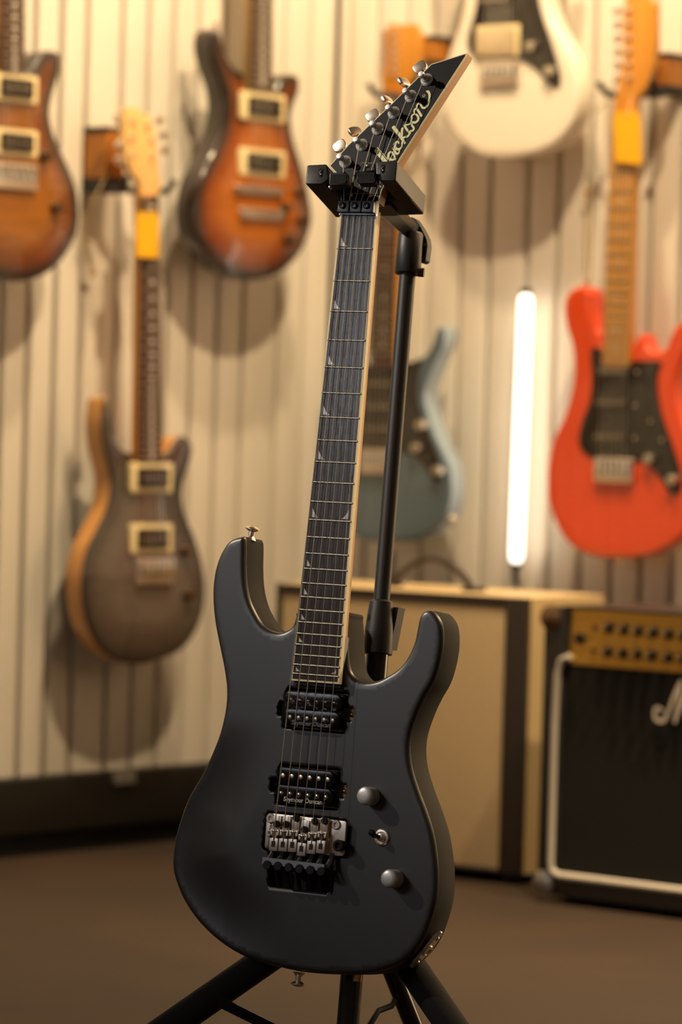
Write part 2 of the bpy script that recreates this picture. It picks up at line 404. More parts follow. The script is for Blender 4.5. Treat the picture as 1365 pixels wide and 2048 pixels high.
fy = lambda n: NY-.648*(1-2**(-n/12))
yend = NY-.4935
wv_ = lambda y: .043+(.057-.043)*(NY-y)/.486
def trap(y0, y1, ins=0.0): return [(-wv_(y0)/2+ins, y0), (wv_(y0)/2-ins, y0), (wv_(y1)/2-ins, y1), (-wv_(y1)/2+ins, y1)]
FB = mat('dark_fretboard', (.022, .014, .011), .24, coat=.0, noise=.5, nscale=30, stretch=(10, .6, 10), bump=.35, bscale=60, spec=.55, col2=(.045, .028, .020), coatr=.3)
fbd = obj('fretboard', MB().prism(trap(yend+.0018, NY-.001, .0018), -.006, 0.0), FB, mg, G)
for sgn in (-1, 1):
    p = trap(yend, NY-.001); q = trap(yend, NY-.001, .0018)
    pts = [p[0], q[0], q[3], p[3]] if sgn < 0 else [q[1], p[1], p[2], q[2]]
    obj('binding', MB().prism(pts, -.006, .0002), CREAM, fbd, G)
obj('binding', MB().prism([(-wv_(yend)/2+.0018, yend), (wv_(yend)/2-.0018, yend), (wv_(yend)/2-.0018, yend+.0018), (-wv_(yend)/2+.0018, yend+.0018)], -.006, .0002), CREAM, fbd, G)
for n in range(1, 25):
    y = fy(n); hw = wv_(y)/2-.0006; vs = []; 
    for xx in (-hw, hw):
        for k in range(7):
            a = PI*k/6; vs.append((xx*(1-.012*math.sin(a)), y+.0011*math.cos(a), .0010*math.sin(a)))
    fs = [tuple(range(7)), tuple(range(13, 6, -1))]+[(k+1, k, 7+k, 8+k) for k in range(6)]+[(0, 6, 13, 7)]
    obj('fret', MB().add(vs, fs), mat('fret_wire', (.50, .47, .38), .3, 1.0), fbd, G)
PEARL = mat('pearl_inlay', 'd9cfcb', .25, coat=.4, noise=.15, nscale=90)
for n, hgt in ((1, .0095), (3, .0095), (5, .0098), (7, .0095), (9, .0092), (12, .0098), (15, .0068), (17, .0064), (19, .0058), (21, .005), (24, .0044)):
    for sg in ((-1, 1) if n in (12, 24) else (-1,)):
        y = fy(n)+.0026; xe = sg*(wv_(y)/2-.0048); bw = .0082 if hgt > .009 else .0066
        pts = [(xe, y)]+[(xe-sg*bw*(1-t), y+hgt*t*t*.9+hgt*.1*t) for t in (0, .25, .5, .75, 1)]
        obj('inlay', MB().prism(pts, -.001, .00012), PEARL, fbd, G)
# neck
mb = MB(); secs = []; ys = [NY+.004, NY-.02, NY-.15, NY-.3, fy(20)]
for k, y in enumerate(ys):
    hw = wv_(y)/2; dp = .015+.003*k/4
    secs.append([(hw*math.cos(a), y, -.006-dp*math.sin(a)**.8) for a in [PI*j/14 for j in range(15)]])
vs = [p for s_ in secs for p in s_]; fs = [tuple(range(15)), tuple(range(len(vs)-1, len(vs)-16, -1))]
for k in range(4):
    fs += [(k*15+j+1, k*15+j, (k+1)*15+j, (k+1)*15+j+1) for j in range(14)]+[(k*15, k*15+14, (k+1)*15+14, (k+1)*15)]
obj('neck', mb.add(vs, fs), MAPLE, mg, G)
yb = fy(20)
obj('neck_heel', MB().prism([(-wv_(yend)/2+.0004, yend-.004), (wv_(yend)/2-.0004, yend-.004), (wv_(yb)/2-.0004, yb), (-wv_(yb)/2+.0004, yb)], BZ-.010, -.0061, r=.0005, rb=.006), SATIN, mg, G)
# headstock
ha = math.radians(11)
H = Fr(G.wd((0, NY+.008, -.0055)), G.X, G.Y*math.cos(ha)-G.Z*math.sin(ha))
HP = [(682,403),(682,375),(672,346),(659,332),(697,289.5),(785,206),(863,128),(934.6,105.8),(931.7,113),(864,218),(795.4,325),(775,358),(764,380),(757,404)]
hp_ = H.pls(HP, 0); hs = obj('headstock', MB().prism(hp_, -.0155, -.0028, rb=.002), MAPLE, mg, H)
obj('binding', MB().prism(hp_, -.0028, 0), CREAM, hs, H)
def inset(pts, d):
    a = sum(pts[i][0]*pts[(i+1) % len(pts)][1]-pts[(i+1) % len(pts)][0]*pts[i][1] for i in range(len(pts))); sg = 1 if a > 0 else -1; o = []; n = len(pts)
    for i in range(n):
        e1 = (Vector(pts[i])-Vector(pts[i-1])).normalized(); e2 = (Vector(pts[(i+1) % n])-Vector(pts[i])).normalized()
        m_ = Vector((-(e1.y+e2.y), e1.x+e2.x))*sg; m_.normalize(); c = max(.4, m_.dot(Vector((-e1.y, e1.x))*sg)); o.append((pts[i][0]+m_.x*d/c, pts[i][1]+m_.y*d/c))
    return o
obj('headstock_face', MB().prism(inset(hp_, .0011), -.002, .0003), mat('satin_black_face', (.005, .005, .006), .30, spec=.25), hs, H)
L = lambda x, y: (740+x/9.1, 170+y/9.1)
strokes = [([(125,1195),(180,1270),(240,1340),(290,1400),(310,1450),(280,1500)],[66,66,66,62,50,30]), ([(142,1140),(240,1250),(345,1375)],11),
 ([(470,1350),(400,1365),(350,1330),(345,1265),(385,1222),(425,1245),(455,1300),(455,1350)],[30,34,40,40,34,32,32,30]), ([(420,1150),(455,1200),(490,1255),(535,1240),(545,1200)],[22,34,40,34,24]),
 ([(535,1065),(520,1038),(485,1045),(455,1085),(470,1145),(515,1175),(570,1155),(595,1105),(590,1050)],[22,32,38,44,44,42,38,30,26]),
 ([(432,775),(500,860),(575,955),(640,1060)],[50,50,48,40]), ([(448,742),(520,830),(570,895)],8), ([(600,800),(590,860),(590,930)],[46,42,36]),
 ([(590,965),(640,955),(690,940),(722,905),(735,865)],[30,34,38,32,24]), ([(640,740),(670,800),(710,850),(740,880)],[34,36,38,34]), ([(635,738),(690,728),(760,705)],[30,24,20]),
 ([(765,700),(775,740),(808,790),(790,835),(748,838)],[26,34,36,34,26]), ([(760,590),(745,635),(785,680),(840,685),(888,640),(885,580),(845,540),(790,545),(760,590)],[26,32,38,40,40,36,30,26,26]), ([(770,560),(775,620),(750,700)],20),
 ([(820,520),(815,470),(850,435),(885,470),(945,565)],[22,30,36,42,42]), ([(870,440),(865,380),(905,340),(940,370),(960,410),(1000,425),(1050,390),(1080,310),(1095,230),(1090,160),(1060,122)],[24,30,34,34,34,36,38,38,38,44,40]), ([(1035,118),(1060,122),(1090,118)],14)]
lg = MB()
for st, wd_ in strokes:
    n = len(st); sm = spline([H.pl(*L(*p)) for p in st], 3, closed=False)
    ws = wd_ if isinstance(wd_, list) else [wd_]*n; w2 = []
    for i in range(len(sm)): t = i/3; a = min(int(t), n-1); b = min(a+1, n-1); w2.append((ws[a]*(1-(t-a))+ws[b]*(t-a))/9.1/1.9/1000*1.12)
    lg.ribbon(sm, w2, .0003)
rg = H.pl(*L(988, 198)); lg.prism([(rg[0]+.0016*math.cos(a*PI/6), rg[1]+.0016*math.sin(a*PI/6)) for a in range(12)], .0003, .0004)
obj('logo', lg, mat('cream_logo', 'e3dfa6', .45), hs, H)
obj('registered_mark', textmesh('R', .003, mat('satin_black_face', (0, 0, 0)), 'registered_mark', .00008), None, hs, Fr(H.wd((rg[0], rg[1], .0006)), H.X, H.Y))
# truss rod cover
tp = H.pls([(725.5,326),(748,326.5),(751,345),(758,388),(694,388),(711,345)], .0003)
tr = obj('truss_rod_cover', MB().prism(tp, .0003, .0016), CREAM, hs, H); obj('cover_plate', MB().prism(inset(tp, .0003), .0014, .0019), mat('satin_black_face', 0), tr, H)
for p in ((737, 333), (704, 393), (743, 394)):
    q = H.pl(*p); obj('screw', MB().lathe([(.0022, .0018), (.0022, .0026), (.0014, .0034), (.0, .0036)], (q[0], q[1], 0), n=12), SCREWM, tr, H)
# tuners
TP = [(855,160),(823,193),(789,226),(757,258),(725,290.5),(692,324)]
TB = [(845,141),(812,171),(779,207),(750,238),(715,270),(684,299)]
posts = []
for k, (p, b) in enumerate(zip(TP, TB)):
    q = H.pl(*p); t = H.pl(*b, -.012)
    tu = obj('tuner', MB().lathe([(.0072, .0003), (.0072, .0010), (.0062, .0022), (.0045, .0028), (.0045, .006), (.0026, .0075), (.0026, .0105), (.0036, .012), (.0036, .0155), (.0026, .017), (0, .0172)], (q[0], q[1], 0), n=20), mat('tuner_chrome', (.78, .78, .79), .34, .55), hs, H)
    d = Vector((t[0]-q[0], t[1]-q[1], 0)).normalized(); c = Vector((t[0], t[1], -.012))
    obj('tuner_shaft', MB().cyl(c-d*.016, c, .0022, n=10), CHR, tu, H)
    a = (.15, 1.2, 1.3, .1, .9, .0)[k]; side = Vector((-d.y, d.x, 0))*math.cos(a)+Vector((0, 0, 1))*math.sin(a); nn = d.cross(side).normalized()
    fr = Fr(H.wd(c+d*.005)-H.wd((0, 0, 0))+H.o, H.wd(side)-H.o, H.wd(d)-H.o)
    el = [(.0078*math.copysign(abs(math.cos(g))**.7, math.cos(g)), .0062*math.copysign(abs(math.sin(g))**.7, math.sin(g))) for g in [2*PI*i/20 for i in range(20)]]
    obj('tuner_button', MB().prism(el, -.0022, .0022, r=.001, rb=.001), NICK, tu, fr)
    posts.append(H.wd((q[0], q[1], .0095)))
# locking nut
nutp = obj('locking_nut', MB().box((0, NY+.0065, -.0015), (.0425, .0155, .0075), r=.0008), GUN, mg, G)
for k in (-1, 0, 1):
    xx = k*.0143
    obj('clamp_block', MB().box((xx, NY+.0072, .0050), (.0134, .0125, .0055), r=.0009, cr=.0008), GUN, nutp, G)
    obj('clamp_screw', MB().lathe([(.0036, .0077), (.0036, .0096), (.0026, .0102), (.0016, .0102), (.0013, .0092), (0, .0092)], (xx-.0005, NY+.0078, 0), n=16), BLK, nutp, G)
obj('nut_shelf', MB().box((0, NY-.0006, .0004), (.0440, .0016, .0022), r=.0004), CHR, nutp, G)
# pickups
def coil(cx, cy, w_, h_): return rrect(cx, cy, w_, h_, h_*.47, 6)
for which, c, spc in (('neck', pn, .0101), ('bridge', pb, .0106)):
    pk = obj('pickup', MB().box((c[0], c[1], BZ-.006), (.070, .0375, .012), cr=.003), mat('pickup_bobbin', (.006, .006, .006), .16, spec=.3), mg, G, label='black humbucking pickup under clear protective film' if which == 'neck' else 'bare black humbucking pickup beside the bridge')
    for sy in (1, -1):
        bb = obj('bobbin', MB().prism(coil(c[0], c[1]+sy*.0092, .0685, .0176), BZ-.0015, -.0045, r=.0007), mat('pickup_bobbin', 0), pk, G)
        screws = (sy == 1) == (which == 'neck')
        for k in range(6):
            xx = c[0]+(k-2.5)*spc
            if screws:
                obj('pole_screw', MB().lathe([(.0025, -.0045), (.0025, -.0040), (.0016, -.0032), (0, -.0030)], (xx, c[1]+sy*.0092, 0), n=12), SCREWM, bb, G)
            else: obj('pole_slug', MB().lathe([(.0024, -.0045), (.0024, -.00425), (.0021, -.0041), (0, -.0041)], (xx, c[1]+sy*.0092, 0), n=14), mat('slug_steel', (.8, .68, .55), .35, 1.0), bb, G)
    for sx in (1, -1):
        tb = obj('mounting_tab', MB().box((c[0]+sx*.0395, c[1]-.001, BZ-.009), (.009, .0125, .0015)), GOLD if sx > 0 else BLKM, pk, G)
        obj('tab_screw', MB().lathe([(.0028, 0), (.0028, .0015), (.0015, .0025), (0, .0026)], (c[0]+sx*.0405, c[1]-.001, BZ-.0085), n=12), GOLD if sx > 0 else BLKM, tb, G)
    obj('base_plate', MB().box((c[0]+.0005, c[1], BZ-.0125), (.0722, .0385, .0012)), GOLD, pk, G)
    t = textmesh('Seymour Duncan', .0066, WHITE, 'maker_name', .00012)
    tx, ty = (mid(622, 1448, -.004) if which == 'neck' else mid(606, 1601.5, -.004))
    obj('maker_name', t, None, pk, Fr(G.wd((tx, ty, -.0043)), G.X, G.Y))
    if which == 'neck':
        fm = mat('clear_film', (0, 0, 0), .07, bump=1.0, bscale=160)
        nt = fm.node_tree; bs = nt.nodes['Principled BSDF']; nl = bs.inputs['Normal'].links[0].from_socket
        bs.inputs['Normal'].links[0].from_node.inputs['Distance'].default_value = .0009
        gl_ = nt.nodes.new('ShaderNodeBsdfGlossy'); gl_.inputs['Roughness'].default_value = .16; nt.links.new(nl, gl_.inputs['Normal'])
        tp_ = nt.nodes.new('ShaderNodeBsdfTransparent'); fe = nt.nodes.new('ShaderNodeFresnel'); fe.inputs['IOR'].default_value = 1.36; nt.links.new(nl, fe.inputs['Normal'])
        mx_ = nt.nodes.new('ShaderNodeMixShader'); nt.links.new(fe.outputs[0], mx_.inputs[0]); nt.links.new(tp_.outputs[0], mx_.inputs[1]); nt.links.new(gl_.outputs[0], mx_.inputs[2])
        nt.links.new(mx_.outputs[0], nt.nodes['Material Output'].inputs['Surface'])
        mb = MB(); random.seed(9); hw, hh = .0350, .0192
        edge = [(-hw, -hh+.006), (-hw+.006, -hh), (hw-.011, -hh), (hw, -hh+.009), (hw, hh-.006), (hw-.005, hh), (-hw+.006, hh), (-hw, hh-.005)]
        ring = []
        for i in range(len(edge)):
            a_, b_ = Vector(edge[i]), Vector(edge[(i+1) % len(edge)]); kk = max(2, int((b_-a_).length/.003))
            ring += [tuple(a_.lerp(b_, j/kk)) for j in range(kk)]
        n = len(ring); R = []
        for sc, z, jit in ((1.0, -.0058, .0008), (.985, -.0036, .0007), (.94, -.0025, .0004), (.86, -.0023, .0002), (.72, -.0023, .0001)):
            R += [(c[0]+x*sc, c[1]+y*sc, z+random.uniform(-1, 1)*jit) for x, y in ring]
        fs = [(k*n+i, k*n+(i+1) % n, (k+1)*n+(i+1) % n, (k+1)*n+i) for k in range(4) for i in range(n)]+[tuple(4*n+i for i in range(n))]
        obj('protective_film', mb.add(R, fs), fm, pk, G, label='clear crinkled plastic film over the pickup')
# tremolo
tz = -.003
bp = G.pls([(533.4,1628),(546,1626.5),(670,1640),(694,1642.5),(688,1712.6),(660,1711),(630,1706),(529,1696.5)], tz)
tm = obj('bridge', MB().prism(roundpoly(bp, .0032), tz-.003, tz, r=.0006), NICK, mg, G, label='nickel locking bridge plate')
for p in ((542.5, 1636.5), (673.4, 1649.5)):
    q = G.pl(*p, tz); obj('stud', MB().lathe([(.0052, -.012), (.0052, .0012), (.0044, .002), (.0026, .002), (.0022, .0002), (0, .0002)], (q[0], q[1], tz), n=20), NICK, tm, G)
sx0 = G.pl(550.3, 1689, .002); sx1 = G.pl(644.8, 1694, .002)
gr_ = math.atan2(sx1[1]-sx0[1], sx1[0]-sx0[0])
send = []
offs = (0, 0, 0, -.0035, -.001, 0)
for k in range(6):
    t = k/5; cx = sx0[0]+(sx1[0]-sx0[0])*t; cy = sx0[1]+(sx1[1]-sx0[1])*t+offs[k]
    sd = obj('saddle', MB().box((cx, cy, .0015), (.0101, .0135, .008), r=.0005), NICK, tm, G)
    obj('saddle_hole_dark', MB().box((cx-.0001, cy+.0005, .0052), (.0042, .0060, .0016)), mat('dark_steel', (.05, .048, .045), .4, .9), sd, G)  # dark box stands in for the shaded hole in the saddle
    obj('saddle_slot', MB().box((cx, cy+.0052, .0052), (.0011, .0036, .0014)), mat('dark_steel', 0), sd, G)
    for sx_ in (-1, 1):
        obj('saddle_rail', MB().box((cx+sx_*.0036, cy+.0110, .0022), (.0027, .0088, .0064), r=.0004), NICK, sd, G)
        obj('saddle_pin', MB().box((cx+sx_*.0040, cy+.0084, .0058), (.0022, .0030, .0014), r=.0004), BLKM, sd, G)
    obj('string_rest', MB().box((cx, cy+.0138, .0032), (.0078, .0020, .0050), r=.0006), CHR, sd, G)
    sy_ = (.0215, .0215, .0285, .0205, .0270, .0270)[k]
    obj('saddle_tongue', MB().box((cx, cy+.0225, .0002), (.0092, .0150, .0040), r=.0004), NICK, sd, G)
    obj('intonation_screw', MB().lathe([(.0037, .002), (.0037, .0050), (.003, .0056), (.0018, .0056), (.0015, .0044), (0, .0044)], (cx+.0008, cy+sy_, 0), n=16), BLK, sd, G)
    send.append((cx, cy+.0142, .0062))
q = G.pl(676, 1690, .003)
obj('arm_socket', MB().lathe([(.0062, tz), (.0062, .004), (.0052, .0052), (.0035, .0052), (.003, .002), (0, .002)], (q[0]+.001, q[1]-.0005, 0), n=24), BLK, tm, G)
obj('maker_name', textmesh('Floyd Rose', .0064, mat('dark_steel', 0), 'maker_name', .0001), None, tm, Fr(G.wd((*G.pl(540, 1671, tz), tz+.0001)), G.Y, -G.X))
# fine tuners
fa = G.pl(538, 1729, .008); fb_ = G.pl(646, 1742, .008); ta = G.pl(545, 1705, .0); tb_ = G.pl(662, 1713, .0)
fdir = (Vector(fb_)-Vector(fa)).normalized(); fn = Vector((-fdir.y, fdir.x))
br = obj('fine_tuner_bar', MB().bar((*(Vector(fa)-fdir*.006+fn*.0035), .0085), (*(Vector(fb_)+fdir*.003+fn*.0035), .0085), (fn.x*.0035, fn.y*.0035, 0), (0, 0, .0035)), mat('blue_steel', (.30, .32, .35), .38, .7), tm, G)
for k in range(7):
    t = k/6; A_ = Vector(fa).lerp(Vector(fb_), t)+fdir*(-.005+.0075*t); B_ = Vector(ta).lerp(Vector(tb_), t)
    obj('tuner_arm', MB().tube([(B_.x, B_.y+.003, -.004), (B_.x*.6+A_.x*.4, B_.y*.6+A_.y*.4, -.001), (A_.x, A_.y+.002, .0045)], [.0030, .0034, .0038], 8), GUN, br, G)
for k in range(6):
    t = k/5; A_ = Vector(fa).lerp(Vector(fb_), t)
    kn = obj('fine_tuner_knob', MB().lathe([(.0042, -.006), (.0042, .0), (.0049, .0005), (.0049, .0045), (.0042, .0052), (0, .0052)], (A_.x+.0005, A_.y-.0005, .0085), n=18), BLK, br, G)
    obj('lock_bolt', MB().cyl((A_.x+.001, A_.y-.004, -.006), (A_.x+.004, A_.y-.030, -.014), .0021, n=10), mat('dark_steel', 0), br, G)
    obj('lock_bolt_head', MB().cyl((A_.x+.004, A_.y-.030, -.014), (A_.x+.0046, A_.y-.035, -.0155), .0036, n=14), BLKM, br, G)
# strings
for k in range(6):
    sx = (k-2.5)/5*.0355; e = send[k]; r = (.00062, .0005, .00042, .00034, .0003, .00026)[k]
    A_ = Vector((sx, NY+.001, .0018)); B_ = Vector((sx*.98, NY+.0150, .0020)); P_ = G.loc(posts[5-k])
    st = obj('string', MB().tube([P_+Vector((.002, 0, 0)), B_, A_, Vector(e)], r, 6), STRM, mg, G)
    obj('string_tail', MB().tube([Vector(e), Vector((e[0], e[1]-.011, .006))], r, 5), STRM, st, G)
# knobs and switch
for p, lab in (((745, 1593), 'upper satin chrome knob'), ((793, 1758), 'lower satin chrome knob')):
    q = G.pl(*p, BZ)
    kn = obj('knob', MB().lathe([(.0095, 0), (.0095, .0145), (.0089, .0165), (.0075, .0178), (.004, .0184), (0, .0185)], (q[0], q[1], BZ+.0008), n=32), KNOBM, mg, G)
    obj('knob_washer', MB().lathe([(.0098, 0), (.0098, .001), (0, .001)], (q[0], q[1], BZ), n=28), BLK, kn, G)
q = G.pl(764.5, 1675, BZ)
sw = obj('toggle_switch', MB().lathe([(.0088, 0), (.0088, .0010), (.0078, .0022), (.0062, .0024), (.0058, .0010), (.0040, .0010), (.0038, .0045), (.003, .005), (0, .005)], (q[0], q[1], BZ), n=28), NICK, mg, G)
e = G.pl(741, 1664, BZ+.012)
obj('switch_lever', MB().tube([(q[0], q[1], BZ+.003), (q[0]-.004, q[1]+.001, BZ+.0085), (e[0]+.002, e[1]-.0005, BZ+.0115), (e[0]-.001, e[1]+.0004, BZ+.0125)], [.0018, .0026, .0038, .0026], 12), BLK, sw, G)
# strap buttons, jack plate
def strap(px, py, z, d, m_=NICK, s_=1.0):
    q = G.pl(px, py, z); pr = [(.0062, 0), (.0058, .001), (.0034, .004), (.0034, .009), (.0078, .0115), (.0078, .0125), (.0045, .0145), (0, .0148)]
    return obj('strap_button', MB().lathe([(a*s_, b*s_) for a, b in pr], (q[0], q[1], z), d, 24), m_, mg, G)
strap(501, 1080, BZ-.020, (.12, 1, .0))
strap(599, 1945, BZ-.006, (-.02, -1, 0))
q = G.pl(716, 1949, BZ-.02)
obj('end_pin', MB().cyl((q[0], q[1], BZ-.02), (q[0], q[1]-.007, BZ-.02), .0045, n=18), GOLD, mg, G, label='small brass pin under the body')
# jack plate: an almond shaped cup plate on the lower right side wall
jc = [G.pl(875, 1862, BZ-.013), G.pl(815, 1934, BZ-.013)]
ja, jb = Vector(jc[0]), Vector(jc[1]); jd = (ja-jb).normalized(); jn = Vector((-jd.y, jd.x)); jn = jn if jn.x > 0 else -jn
JF = Fr(G.wd((*((ja+jb)/2+jn*.0012), BZ-.021)), G.wd((jd.x, jd.y, 0))-G.o, G.wd((0, 0, 1))-G.o)
hl = (ja-jb).length/2; ol = [(hl*math.cos(g), .0085*math.copysign(abs(math.sin(g))**1.25, math.sin(g))) for g in [2*PI*i/36 for i in range(36)]]
zs = 1 if (G.wd((jn.x, jn.y, 0))-G.o).dot(JF.Z) > 0 else -1
jp = obj('jack_plate', MB().prism(ol, -.002, .0016, r=.001), CHR, mg, JF)
obj('jack_socket', MB().lathe([(.0070, .0015), (.0070, .003), (.0045, .0035), (.0035, .001), (0, .001)], (0, 0, 0), n=20), NICK, jp, JF)
for sx_ in (-1, 1): obj('screw', MB().lathe([(.0028, .0015), (.002, .0028), (0, .003)], (sx_*hl*.66, 0, 0), n=12), SCREWM, jp, JF)

# ------------------------------------------------------------------ the stand that holds it
def gz(px, py, z): q = G.pl(px, py, z); return G.wd((q[0], q[1], z))
hub = gz(716, 1800, -.100); ptop = gz(822, 470, -.150)
axis = (ptop-hub).normalized()
st = thing('guitar_stand', 'black tripod guitar stand with padded legs and yoke behind the charcoal guitar', 'stand', Fr(Vector((hub.x, hub.y, 0)), (1, 0, 0), (0, 1, 0)))
def wobj(name, mb, m, parent=st, label=None): return obj(name, mb, m, parent, Fr((0, 0, 0), (1, 0, 0), (0, 1, 0)), label)
def onax(py):                                          # point of the pole seen at image row py
    lo, hi = 0., 2.
    f = lambda t: (hub-axis*.5+axis*t)
    for _ in range(50):
        m_ = (lo+hi)/2; p = f(m_)-C0; yy = 1024-p.dot(CU)/p.dot(CF)*F
        if yy > py: lo = m_
        else: hi = m_
    return f(lo)
up_ = onax(1210)
wobj('upper_tube', MB().cyl(onax(1315), onax(520), .0088, n=28), BLKMATT)
wobj('lower_tube', MB().cyl(hub-axis*.175, onax(1290), .0120, n=28), mat('glossy_black_tube', (.014, .014, .015), .2, .3, coat=.5))
cl = wobj('height_clutch', MB().lathe([(.0120, 0), (.0158, .0), (.0160, .004), (.0155, (onax(1260)-onax(1308)).length), (.0128, (onax(1205)-onax(1308)).length), (.0105, (onax(1201)-onax(1308)).length)], onax(1308), axis, 32), BLKMATT)
wobj('clutch_lever', MB().bar(onax(1297)+G.X*.010-G.Z*.012, onax(1212)+G.X*.016-G.Z*.012, G.X*.003, G.Z*.008), BLKMATT, cl)
hc = wobj('head_collar', MB().lathe([(.0135, 0), (.0142, .001), (.0138, (onax(466)-onax(548)).length-.002), (.0128, (onax(466)-onax(548)).length)], onax(548), axis, 32), BLKMATT)
c0_ = onax(543); wobj('collar_knob', MB().cyl(c0_+G.X*.011-G.Z*.004, c0_+G.X*.017-G.Z*.006, .005, n=14), BLK, hc)
# trigger plate behind the collar
PF = Fr(onax(500)-G.Z*.016, G.X, G.Y)
tpx = [(818,470),(820,444),(827,435),(836,440),(848,458),(858,478),(860,492),(856,524),(850,528),(843,526),(842,500),(836,470)]
pt = obj('release_plate', MB().prism(roundpoly(PF.pls(tpx), .002), -.006, .006, r=.001, rb=.001), BLKMATT, hc, PF)
q = PF.pl(855, 491); obj('rivet', MB().lathe([(.0020, .006), (.002, .0066), (0, .007)], (q[0], q[1], 0), n=10), GUN, pt, PF)
# yoke
bvec = cw((.33, .30, .88)).normalized(); xv = cw((.93, .02, -.36))
Y = Fr(K(705, 395, 3.93), xv, -bvec.cross(xv)*-1 if False else bvec.cross(xv))
if Y.Y.dot(CU) < 0: Y = Fr(Y.o, xv, -bvec.cross(xv))
ZF, ZB = .018, -.074
def yp(pts, z=ZF): return Y.pls(pts, z)
YBLK = mat('yoke_black', (.016, .015, .015), .42, coat=.0, bump=.08, bscale=500)
la = roundpoly(yp([(614,330),(654,328),(658,358),(645,368),(611,369)]), .0025)
ra = roundpoly(yp([(753,323),(795.4,321.5),(791.5,361.5),(760,361.5),(752,350)]), .0025)
yk = obj('yoke', MB(), YBLK, st, Y) if False else None
ymb = MB().prism(la, ZB, ZF, r=.0012).prism(ra, ZB, ZF, r=.0012)
xs_ = [p[0] for p in la]; xr_ = [p[0] for p in ra]; yl_ = [p[1] for p in la+ra]
yy0, yy1 = min(yl_)+.001, max(yl_)-.001
ymb.prism([(min(xs_)+.004, yy0), (max(xr_)-.001, yy0+.002), (max(xr_)-.001, yy1), (min(xs_)+.004, yy1)], ZB-.004, ZB+.040, r=.002, rb=.003)
yk = obj('yoke', ymb, YBLK, st, Y)
# hollow recesses seen from below
obj('yoke_rib', MB().box(((min(xs_)+max(xr_))/2, yy0-.001, ZB+.02), (.05, .002, .03)), BLK, yk, Y)
for nm, pts in (('flip_lock', [(658,345),(690,343.5),(697,350),(697,362),(691,369),(658,371)]), ('flip_lock', [(717,343),(750,342),(752,352),(752,366),(717,366.5),(711,358),(711,349)])):
    fp = roundpoly(yp(pts, .022), .003); f_ = obj(nm, MB().prism(fp, .010, .022, r=.0015, rb=.001), mat('black_rubber', (.014, .014, .014), .6), yk, Y)
    xx = [p[0] for p in fp]; yy = [p[1] for p in fp]; mb = MB()
    for k in range(11):
        x_ = min(xx)+.003+(max(xx)-min(xx)-.006)*k/10; mb.box((x_, (min(yy)+max(yy))/2, .0222), (.0006, (max(yy)-min(yy))*.72, .0008))
    o = obj('grip_ribs', mb, mat('black_rubber', 0), f_, Y); o['kind'] = 'stuff'
for px, py in ((642, 345), (766, 337)):
    q = Y.pl(px, py, ZF); sl = obj('lock_slot', MB().box((q[0], q[1], ZF), (.0042, .0105, .001), cr=.002), CAVBLK, yk, Y)
    obj('lock_spring', MB().tube([(q[0]+.001*math.sin(k*1.3), q[1]-.004+k*.0009, ZF+.0008+.0004*math.cos(k*1.3)) for k in range(10)], .0004, 5), GUN, sl, Y)
for px, py in ((660, 374), (757, 370)):
    q = Y.pl(px, py, ZF-.004); obj('pin', MB().lathe([(.0016, 0), (.0016, .004), (.001, .005), (0, .0052)], (q[0], q[1], ZF-.008), n=10), NICK, yk, Y)
rb_ = K(776, 428, 4.005); re_ = onax(468)
d = (re_-rb_).normalized(); sd_ = d.cross(CF).normalized()
wobj('yoke_rod', MB().bar(rb_-d*.02, re_, sd_*.006, CF*.006), BLKM, yk)
wobj('rod_lit_top', MB().bar(rb_+d*.002-sd_*.0115 if sd_.dot(CU) < 0 else rb_+d*.002+sd_*.0115, re_+(sd_*.008 if sd_.dot(CU) > 0 else -sd_*.008), sd_*.004, CF*.006), mat('lit_rod_tan', (.10, .075, .05), .4, .3), yk)  # lighter tan strip paints the light on top of the rod
# legs
FOAM = mat('black_foam', (.010, .010, .010), .9, bump=.4, bscale=700)
def leg(p_in, p_out, r, m_, name, rf=None, start=hub):
    d = (p_out-p_in).normalized(); t = (p_in.z-.015)/-d.z; foot = p_in+d*t
    o = wobj(name, MB().cyl(start, foot, r*.55, n=16), BLKMATT, st)
    return o, d, foot
for nm, pa, pb_, s0 in (('left', (530, 1921, -.070), (347, 2048, -.020), .05), ('right', (815, 1922, -.070), (901, 2048, -.040), .03)):
    a_ = gz(*pa); b_ = gz(*pb_); d = (b_-a_).normalized(); t = (a_.z-.012)/-d.z; foot = a_+d*t; top = a_-d*((a_-hub).length*.95)
    lg_ = wobj('leg', MB().cyl(top, foot, .0095, n=16), BLKMATT)
    wobj('foam_sleeve', MB().cyl(top+d*.02, foot-d*.05, .0162, n=24, bev=.004), FOAM, lg_)
    wobj('rubber_foot', MB().lathe([(.013, -.03), (.015, -.004), (.013, .006), (.0, .008)], foot, d, 18), BLK, lg_)
    wobj('knuckle', MB().bar(top, hub-axis*.0, G.X*.008, G.Z*.008), BLKM, lg_)
    if nm == 'left': lleg = (a_, d)
b2 = gz(787, 1950, -.16); c2 = gz(826, 2048, -.185); d = (c2-b2).normalized(); foot = b2+d*((b2.z-.012)/-d.z); top = b2-d*((b2-hub).length*.9)
lg_ = wobj('leg', MB().cyl(top, foot, .0100, n=18), mat('glossy_black_tube', 0)); wobj('rubber_foot', MB().lathe([(.013, -.03), (.015, -.004), (.013, .006), (.0, .008)], foot, d, 18), BLK, lg_)
wobj('knuckle', MB().bar(top, hub, G.X*.008, G.Z*.008), BLKM, lg_)
lowc = hub-axis*.172
wobj('hub_collar', MB().lathe([(.018, -.02), (.021, -.015), (.021, .015), (.018, .02)], hub, axis, 24), BLK)
wobj('lower_collar', MB().lathe([(.015, -.014), (.018, -.010), (.018, .010), (.015, .014)], lowc, axis, 24), BLK)
